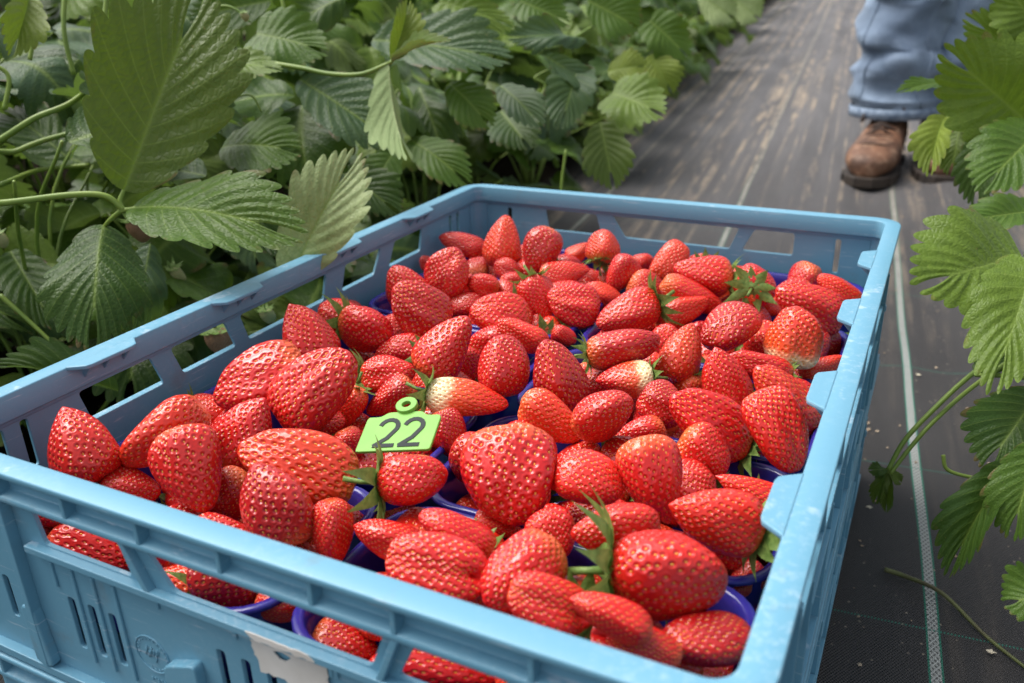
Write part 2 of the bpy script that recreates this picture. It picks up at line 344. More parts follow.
def make_crate(label):
    R_=empty('plastic_crate',(0,0,-.125)); tag(R_,label,'crate',None)
    m=M['crate']; H=.125
    def z(v): return v+H       # crate drawn from its rim (z=0) down, origin at its base
    rim=MB(); sweep_ring(rim,[(0,z(0)),(.0125,z(0)),(.0130,z(-.0150)),(.0095,z(-.0165)),(.0095,z(-.0190)),(.0015,z(-.0190)),(.0015,z(-.0155)),(.0075,z(-.0145)),(.0075,z(-.0045)),(.0,z(-.0035))],0,0,CW,CD,.022)
    rim.build('rim',m,R_,smooth=True,bevel=.0008)
    # walls: window openings under the rim, a sill, a solid lower panel with slots
    longw=[[.098,.152,.159,.103],[.169,.219,.226,.176],[.234,.335,.328,.240],[.361,.414,.400,.353],[.436,.484,.478,.424]]
    shortw=[[.090,.146,.152,.094],[.163,.288,.280,.177],[.302,.338,.338,.292]]
    def wall(length,wins,slots,place,name,ribs):
        w=MB(); r0=.022
        outer=[(r0,z(-.0185)),(length-r0,z(-.0185)),(length-r0,z(-.121)),(r0,z(-.121))]
        holes=[rounded([(a,z(-.0195)),(b,z(-.0195)),(c,z(-.0405)),(d,z(-.0405))],.003) for a,b,c,d in wins]
        for s0,zt,zb in slots: holes.append(rounded([(s0-.0024,z(zt)),(s0+.0024,z(zt)),(s0+.0024,z(zb)),(s0-.0024,z(zb))],.002))
        panel(w,outer,holes,lambda u,v:place(u,.0060,v),lambda u,v:place(u,.0084,v))
        # sill moulding below the windows, foot moulding
        for za,zb,out in ((-.0412,-.0450,.0015),(-.1185,-.1235,.001)):
            a,b=wins[0][3]-.010,wins[-1][2]+.010
            if out==.001: a,b=r0,length-r0
            w.prism([(a,z(za)),(b,z(za)),(b,z(zb)),(a,z(zb))],lambda u,v,o=out:place(u,o,v),lambda u,v:place(u,.0063,v))
        # struts: raised posts beside windows
        xs_=[]
        for k in range(len(wins)-1): xs_.append(((wins[k][1]+wins[k+1][0])/2,(wins[k][2]+wins[k+1][3])/2))
        for a,b in xs_:
            w.prism([(a-.0016,z(-.0188)),(a+.0016,z(-.0188)),(b+.0016,z(-.0413)),(b-.0016,z(-.0413))],lambda u,v:place(u,.0018,v),lambda u,v:place(u,.0062,v))
        # corner posts running full height
        for a in (wins[0][0]-.016,wins[-1][1]+.016):
            w.prism([(a-.002,z(-.0188)),(a+.002,z(-.0188)),(a+.002,z(-.118)),(a-.002,z(-.118))],lambda u,v:place(u,.0004,v),lambda u,v:place(u,.0062,v))
        if length>.5:
            for a in (.135,.20,.265,.335,.40,.465):
                w.prism([(a-.0012,z(-.046)),(a+.0012,z(-.046)),(a+.0012,z(-.117)),(a-.0012,z(-.117))],lambda u,v:place(u,.0009,v),lambda u,v:place(u,.0062,v))
            for a,b,zz in ((.137,.198,-.060),(.202,.263,-.088),(.267,.333,-.060),(.337,.398,-.088),(.402,.463,-.060)):
                w.prism([(a,z(zz)),(b,z(zz)),(b,z(zz-.0022)),(a,z(zz-.0022))],lambda u,v:place(u,.0006,v),lambda u,v:place(u,.0062,v))
        # ribs of the lower panel and little webs under the rim flange
        for a,zt,zb in ribs:
            w.prism([(a-.0011,z(zt)),(a+.0011,z(zt)),(a+.0011,z(zb)),(a-.0011,z(zb))],lambda u,v:place(u,.0048,v),lambda u,v:place(u,.0062,v))
        n=8 if length<.5 else 12
        for k in range(n+1):
            a=.03+(length-.06)*k/n
            for q,_ in xs_: 
                if abs(q-a)<.012: a=q
            w.prism([(a-.0012,z(-.0042)),(a+.0012,z(-.0042)),(a+.0012,z(-.0158)),(a-.0012,z(-.0158))],lambda u,v:place(u,.0016,v),lambda u,v:place(u,.0078,v))
        return w.build(name,m,R_,smooth=False,bevel=.0006)
    def slots(L): 
        s=[(q,-.069,-.100) for q in(.102,.116,.130)]; s+=[(L-a,b,c) for a,b,c in s]; s+=[(.047,-.020,-.052),(L-.047,-.020,-.052),(.062,-.020,-.050) ,(L-.062,-.020,-.050)] if L>.5 else [(.049,-.021,-.052),(L-.049,-.021,-.052)]
        s+=[(.052,-.072,-.098),(L-.052,-.072,-.098)]
        s+=[(L/2+q,-.064,-.094) for q in(-.014,0,.014)]
        return s
    def ribs(L): return [(q,-.050,-.106) for q in (.109,.123,.137)]+[(.095,-.050,-.064)]+[(L-q,-.050,-.104) for q in (.1185,.1315,.1445)]+[(q,-.045,-.053) for q in (.165,.21,L-.165,L/2+.05)]
    wf=wall(CW,shortw,slots(CW),lambda u,d,v:(u,d,v),'end_wall',ribs(CW))
    wall(CW,shortw,slots(CW),lambda u,d,v:(u,CD-d,v),'end_wall',ribs(CW))
    wall(CD,longw,slots(CD),lambda u,d,v:(d,u,v),'side_wall',ribs(CD))
    wall(CD,longw,slots(CD),lambda u,d,v:(CW-d,u,v),'side_wall',ribs(CD))
    # rounded corner shells joining the walls, with a stacking shoulder
    for cx_,cy_,a0 in((CW-.022,CD-.022,0),(.022,CD-.022,90),(.022,.022,180),(CW-.022,.022,270)):
        c=MB(); N=8; prof=[(.0220-.006,-.0185),(.0220-.006,-.070),(.0220-.0015,-.073),(.0220-.0015,-.078),(.0220-.006,-.081),(.0220-.006,-.121),(.0220-.0095,-.121),(.0220-.0095,-.0185)]
        V=[];Fc=[]
        for k in range(N+1):
            a=math.radians(a0+90*k/N)
            for r,zz in prof: V.append((cx_+r*math.cos(a),cy_+r*math.sin(a),z(zz)))
        K=len(prof)
        for k in range(N):
            for q in range(K): Fc.append((k*K+q,k*K+(q+1)%K,(k+1)*K+(q+1)%K,(k+1)*K+q))
        Fc.append(tuple(range(K))); Fc.append(tuple(N*K+q for q in range(K)))
        c.add(V,Fc); c.build('corner_post',m,R_,smooth=False,bevel=.0006)
    fl=MB(); holes=[]
    outer=rrect(.009,.009,CW-.009,CD-.009,.014,4)
    for i in range(9):
        for j in range(7):
            if (i+j)%1==0:
                x=.045+j*.0555; y=.05+i*.0625; holes.append(rounded([(x-.019,y-.003),(x+.019,y-.003),(x+.019,y+.003),(x-.019,y+.003)],.002,2))
    panel(fl,outer,holes,lambda u,v:(u,v,z(-.1175)),lambda u,v:(u,v,z(-.1205)))
    sweep_ring(fl,[(.010,z(-.1206)),(.016,z(-.1206)),(.016,z(-.1248)),(.010,z(-.1248))],0,0,CW,CD,.022)
    fl.build('crate_floor',m,R_,smooth=False)
    # stacking lugs inside the long sides
    for side in(0,1):
        for y0,y1 in ((.098,.134),(.212,.248),(.334,.370),(.452,.486)):
            t=MB(); y0+=.004*side;y1+=.004*side
            def pl(u,v,side=side): return (u if side==0 else CW-u,v)
            lp=[(.0118,y0-.007),(.0215,y0),(.0225,y0+.004),(.0225,y1-.004),(.0215,y1),(.0118,y1+.007)]
            t.prism(lp,lambda u,v:(*pl(u,v),z(.0004)),lambda u,v:(*pl(u,v),z(-.0022)))
            for yy in (y0+.004,(y0+y1)/2,y1-.004):
                t.prism([(.0122,-.0022),(.0205,-.0022),(.0122,-.011)],lambda u,v,yy=yy:(*pl(u,yy-.0009),z(v)),lambda u,v,yy=yy:(*pl(u,yy+.0009),z(v)))
            t.build('stacking_lug',m,R_,smooth=False,bevel=.0007)
    # raised bracket shapes low on the front panel
        br=None
    for u0 in (.077,.174,.345):
        br=MB()
        lp=rounded([(u0-.010,z(-.081)),(u0-.001,z(-.081)),(u0+.003,z(-.118)),(u0-.010,z(-.118))] if u0<.1 else [(u0-.009,z(-.082)),(u0+.012,z(-.074)),(u0+.012,z(-.118)),(u0-.009,z(-.118))],.004)
        br.prism(lp,lambda u,v:(u,.0008,v),lambda u,v:(u,.0065,v))
        br.build('front_bracket',m,R_,smooth=False,bevel=.001)
    em=MB(); ec=(.153,-.084)
    em.tube([(ec[0]+.0105*math.cos(a*2*PI/28),.0058,z(ec[1]+.0105*math.sin(a*2*PI/28))) for a in range(29)],.00035,5,False)
    for k in range(22):
        a=2*PI*k/22+.1
        if 200<math.degrees(a)<250: continue
        em.tube([(ec[0]+r*math.cos(a+q),.0058,z(ec[1]+r*math.sin(a+q))) for r,q in((.0083,0),(.0092,.05),(.0088,.1))],.00028,4)
    rr=random.Random(5)
    for k in range(9):
        x=ec[0]-.0045+.001*k; y=ec[1]+.0018*math.sin(k*1.9)+rr.uniform(-.001,.001)
        em.tube([(x,.0058,z(y-.0018)),(x+.0012,.0058,z(y+.0012)),(x+.0006,.0058,z(y+.0024))],.0003,4)
    for k in range(5): em.tube([(ec[0]-.004+.002*k,.0058,z(ec[1]-.0145)),(ec[0]-.003+.002*k,.0058,z(ec[1]-.0165+.001*(k%2)))],.0003,4)
    em.build('moulded_emblem',m,R_)
    return R_
lower=make_crate('empty-looking blue plastic crate at the bottom of the stack, on the ground fabric'); lower.location.z=-.2505
crate=make_crate('top blue plastic crate full of strawberry punnets, with torn white label on its front')
tag(lower,group='stacked blue field crates'); tag(crate,group='stacked blue field crates')
# torn paper label on the sill and panel of the top crate
rr=random.Random(3)
pts=[]
W0,W1,ZT,ZB=.219,.259,-.0405,-.066
def rag(a,b,n,am): return [(a[0]+(b[0]-a[0])*k/n+rr.uniform(-am,am),a[1]+(b[1]-a[1])*k/n+rr.uniform(-am,am)) for k in range(n)]
pts=rag((W0,ZT-.003),(W1,ZT-.003),14,.0007)+rag((W1,ZT-.003),(W1-.001,ZB),10,.0005)+rag((W1-.001,ZB),(W0+.003,ZB+.002),14,.0008)+rag((W0+.003,ZB+.002),(W0,ZT-.003),10,.0012)
lab=MB(); panel(lab,[(u,v+.125) for u,v in pts],[[(.236+.004*math.cos(a)*(1+.3*math.sin(3*a)),-.0515+.125+.0022*math.sin(a)) for a in [2*PI*k/12 for k in range(12)]]],lambda u,v:(u,.0045,v),lambda u,v:(u,.0050,v))
lab.build('paper_label',M['paper'],crate,smooth=False)
lab=MB(); lab.prism([(u,v+.125) for u,v in rag((W0+.002,-.0408),(W1-.003,-.0408),12,.0004)+rag((W1-.003,-.0436),(W0+.002,-.0436),12,.0006)],lambda u,v:(u,.0009,v),lambda u,v:(u,.0014,v)); lab.build('label_strip',M['paper'],crate,smooth=False)

# ---------------------------------------------------------------- punnets
def punnet_mesh():
    w,d=.190,.1115; mb=MB(); prof=[(.0,-.0012),(.0,.0004),(.0008,.0012),(.0032,.0012),(.0042,.0),(.0052,-.004),(.0060,-.012),(.0095,-.050),(.0120,-.0535),(.03,-.0538)]
    rings=[]; n=7
    for ins,z in prof: rings.append([(a,b,z) for a,b in rrect(-w/2+ins,-d/2+ins,w/2-ins,d/2-ins,max(.004,.026-ins*.6),n)])
    # drainage ribs pressed in the wall
    N=len(rings[0]); V=[v for rg in rings for v in rg]; Fc=[]
    for a in range(len(prof)-1):
        for k in range(N): Fc.append((a*N+k,a*N+(k+1)%N,(a+1)*N+(k+1)%N,(a+1)*N+k))
    Fc.append(tuple((len(prof)-1)*N+k for k in range(N)))
    mb.add(V,Fc); return mb
pm=punnet_mesh(); rownames=['nearest','second','third','fourth','rearmost']
proto=None
for k in range(5):
    for c in range(2):
        if proto is None:
            p=proto=pm.build('fruit_punnet',M['punnet'],None,smooth=True)
            sm=p.modifiers.new('solid','SOLIDIFY'); sm.thickness=.0006; sm.offset=0
        else:
            p=proto.copy(); COL.objects.link(p)
        p.location=((.1135,.3115)[c],.0725+.1135*k+ (0 if k<4 else -.001),-.0570+(.001 if (k+c)%2 else 0)); p.rotation_euler=(0,0,((k*7+c*3)%5-2)*.004)
        tag(p,'violet blue plastic punnet of strawberries, %s of the five in the crate\'s %s column'%(rownames[k],('left','right')[c]),'punnet','punnets in the top crate')

# ---------------------------------------------------------------- strawberries
def berry_mesh(kind,seed):
    rs=np.random.RandomState(seed); nu,nv=185,240
    def prof(s):
        a={'c':.27,'b':.38,'w':.34,'e':.32,'d':.45,'g':.32}[kind]; p={'c':1.7,'b':2.05,'w':2.3,'e':2.2,'d':2.6,'g':2.0}[kind]; q={'c':.70,'b':.56,'w':.60,'e':.58,'d':.50,'g':.62}[kind]
        r1=np.sqrt(np.clip(1-((a-s)/a)**2.4,0,1)); r2=(np.clip(1-((s-a)/(1-a)),0,1)**1.0); r2=np.clip(1-((s-a)/(1-a))**p,0,1)**q
        return np.where(s<a,r1,r2)
    th=np.arange(nv)/nv*2*np.pi
    t=np.linspace(0,1,nu); s=.5-.5*np.cos(np.pi*t); s=.35*t+.65*s
    ph=rs.rand(8)*6.28; a2,a3=rs.uniform(.02,.07),rs.uniform(.02,.05)
    if kind=='w': a2=.12
    if kind=='d': a2=.14
    def surf(s,th):
        r=prof(s)
        m=1+a2*np.cos(2*th+ph[0]*0)+a3*np.cos(3*th+ph[1]+2*s)+.035*np.cos(4*th+ph[7])+.03*np.cos(5*th+ph[2]-3*s)*np.sin(np.pi*s)+.05*np.sin(5*s+ph[3])*np.cos(th+ph[4])
        if kind=='w': m=m*(1+.13*np.sin(np.pi*s)*np.cos(3*th+ph[5])*s+.05*np.cos(7*th+ph[6]+2*s)*s)
        zz=s-.5
        if kind=='d':                                    # two tips
            zz=zz-.16*s**3*(1-np.cos(2*th))*.5+0*th; r=r*(1+.12*s*np.cos(2*th))
        x=.5*r*m*np.cos(th); y=.5*r*m*np.sin(th)*(.88 if kind not in 'wd' else .84)
        x=x+.10*np.sin(ph[6])*(s-.3)**2; y=y+.08*np.cos(ph[6])*(s-.3)**2
        cz=-.035*np.exp(-(r*2.2)**2)*(s<.3)*-1
        return np.stack([x,y,zz+cz],-1)
    Sg,Tg=np.meshgrid(s,th,indexing='ij'); P=surf(Sg,Tg)
    P[...,0:2]/=2*np.abs(P[...,0]-P[...,0].mean()).max(); kx=np.abs(surf(Sg,Tg)[...,0]-surf(Sg,Tg)[...,0].mean()).max()*2
    # seeds on a golden spiral, equal area
    N={'c':300,'b':310,'w':340,'e':290,'d':340,'g':310}[kind]
    ss=np.linspace(0,1,400); rr_=prof(ss)*.5; ds=np.sqrt(np.gradient(ss)**2+np.gradient(rr_)**2); A=np.cumsum(ds*(rr_+.012)); A/=A[-1]
    k=(np.arange(N)+.5)/N; sk=np.interp(k*.955+.035,A,ss)+rs.uniform(-.007,.007,N); tk=(np.arange(N)*2.39996+rs.uniform(-.09,.09,N))%(2*np.pi)
    Q0=surf(sk,tk); Q=Q0.copy(); Q[...,0:2]/=kx
    def nrm(P):
        du=np.gradient(P,axis=0); dv=(np.roll(P,-1,1)-np.roll(P,1,1)); n=np.cross(dv,du); n/=np.linalg.norm(n,axis=-1,keepdims=True)+1e-9
        c=P-P.mean((0,1)); sg=np.sign((n*c).sum(-1,keepdims=True)); sg[sg==0]=1
        return n*sg
    n0=nrm(P); fp=P.reshape(-1,3); d=np.full(len(fp),9.); 
    d2=((fp[:,None,0]-Q[None,:,0])**2+(fp[:,None,1]-Q[None,:,1])**2+(fp[:,None,2]-Q[None,:,2])**2); d=np.sqrt(d2.min(1))
    x=d/.0265
    disp=-.0185*np.exp(-(x)**2.4)+.005*np.exp(-((x-1.45)/.5)**2)
    lump=rs.randn(5,3)*5; off=sum(np.sin(fp@lump[i]+i) for i in range(5))*.0080
    fade=np.clip(np.sin(np.pi*np.repeat(t,nv))*4,0,1)
    fp=fp+n0.reshape(-1,3)*((disp+off)*fade)[:,None]
    V=[fp]; Fc=[grid_faces(nu,nv,True)[:,::-1]]; mi=[np.zeros(len(Fc[0]),int)]
    # seed bodies: little pointed ellipsoids lying in the pits
    e=1e-3; Tu=surf(np.clip(sk+e,0,1),tk)-Q0; Tu/=np.linalg.norm(Tu,axis=1,keepdims=True)+1e-9
    Tv=surf(sk,tk+e)-Q0; nn=np.cross(Tv,Tu); nn/=np.linalg.norm(nn,axis=1,keepdims=True)+1e-9
    sg=np.sign((nn*(Q-[0,0,0])).sum(1,keepdims=True)); nn*=sg; bv=np.cross(nn,Tu)
    nA,nB=6,8; base=[]; 
    for i in range(nA):
        a=np.pi*i/(nA-1)
        for j in range(nB): b=2*np.pi*j/nB; base.append((np.cos(a)*(1),np.sin(a)*np.cos(b),np.sin(a)*np.sin(b)))
    base=np.array(base); off_=sum(np.sin(Q@lump[i]+i) for i in range(5))*.0080
    C0=Q+nn*(off_-.0160)[:,None]
    sz=rs.uniform(.85,1.15,N)
    SV=C0[:,None,:]+(base[None,:,0:1]*Tu[:,None,:]*.0150+base[None,:,1:2]*bv[:,None,:]*.0100+base[None,:,2:3]*nn[:,None,:]*.0085)*sz[:,None,None]
    gf=grid_faces(nA,nB,True); n0_=len(fp)
    SF=(gf[None,:,:]+(np.arange(N)*nA*nB)[:,None,None]+n0_).reshape(-1,4)
    V.append(SV.reshape(-1,3)); Fc.append(SF); mi.append(np.ones(len(SF),int))
    me=np_mesh('strawberry_'+kind,np.concatenate(V),np.concatenate(Fc),True,np.concatenate(mi)); me.materials.append(M['berry']); me.materials.append(M['seed'])
    return me
BM={k:[berry_mesh(k,11*i+s) for s in (range(3) if k in 'cb' else range(2))] for i,k in enumerate('cbwedg')}
def calyx_mesh(seed,long=False):
    rs=random.Random(seed); V=[];Fc=[]; n=rs.randint(9,11)
    for k in range(n):
        a=2*PI*k/n+rs.uniform(-.15,.15); L=rs.uniform(.42,.62); lift=rs.uniform(-.10,.34); w=rs.uniform(.095,.125); tw=rs.uniform(-.3,.3); b=len(V)
        for i in range(8):
            t=i/7; r=.05+L*t; zz=-.03-lift*t*t*.9+.05*math.sin(t*3); ww=w*(math.sin(PI*min(1,t*.85+.12))**.7)*(1-t**3)
            for j in (-1,0,1):
                aa=a+tw*t*.5; x=r*math.cos(aa)-j*ww*math.sin(aa); y=r*math.sin(aa)+j*ww*math.cos(aa); V.append((x,y,zz+abs(j)*ww*.35))
        for i in range(7):
            for j in range(2): q=b+i*3+j; Fc.append((q,q+1,q+4,q+3))
    me=np_mesh('calyx',V,np.array(Fc)); me.materials.append(M['calyx'])
    mb=MB(); l=rs.uniform(.18,.45); mb.tube([(0,0,0),(.02,0,-l*.5),(.07,.03,-l)],[.036,.028,.034],7)
    bm=bmesh.new(); bm.from_mesh(me); me2=bpy.data.meshes.new('s'); me2.from_pydata(mb.V,[],mb.F)
    for p in me2.polygons: p.use_smooth=True
    bm.from_mesh(me2); bm.to_mesh(me); bm.free(); return me
CM=[calyx_mesh(s) for s in range(5)]
TONE={'r':(.54,.008,.008),'o':(.66,.028,.009),'k':(.38,.004,.006)}
def put_berry(c,n,L,Wd,sh,tone,fl,rnd,label,group):
    if sh=='c' and rnd.random()<.3: sh='g'
    o=bpy.data.objects.new('strawberry',rnd.choice(BM[sh])); COL.objects.link(o)
    zax=Vector(n).normalized()
    # the flat side of a wide berry faces the viewer's side of the heap (up and towards the near end)
    v=Vector((.2,-.6,.75)); y=(v-zax*v.dot(zax)).normalized(); x=y.cross(zax)
    if sh not in 'wd':
        R=Matrix((x,y,zax)).transposed().to_4x4()@Matrix.Rotation(rnd.uniform(0,2*PI),4,'Z')
    else: R=Matrix((x,y,zax)).transposed().to_4x4()@Matrix.Rotation(rnd.choice([0,PI]),4,'Z')
    o.matrix_world=Matrix.Translation(c)@R@Matrix.Diagonal((Wd*1.04,Wd*1.04,L*1.03,1))
    t=TONE[tone]; j=rnd.uniform(.85,1.12); sho=.36 if 'w' in fl else rnd.choice([.01,.03,.07,.12]) 
    o.color=(t[0]*j,t[1]*rnd.uniform(.6,1.5),t[2]*rnd.uniform(.7,1.3),1-sho)
    tag(o,label,'strawberry',group)
    if 'c' in fl.lower():
        k=bpy.data.objects.new('calyx',rnd.choice(CM)); COL.objects.link(k); k.parent=o
        # undo the stretch of the fruit so that the calyx keeps its own shape
        k.location=(0,0,-.475); cs=1.35 if 'C' in fl else 1.0; k.scale=(cs,cs,cs*Wd/L); k.rotation_euler=(0,0,rnd.uniform(0,6))
    return o
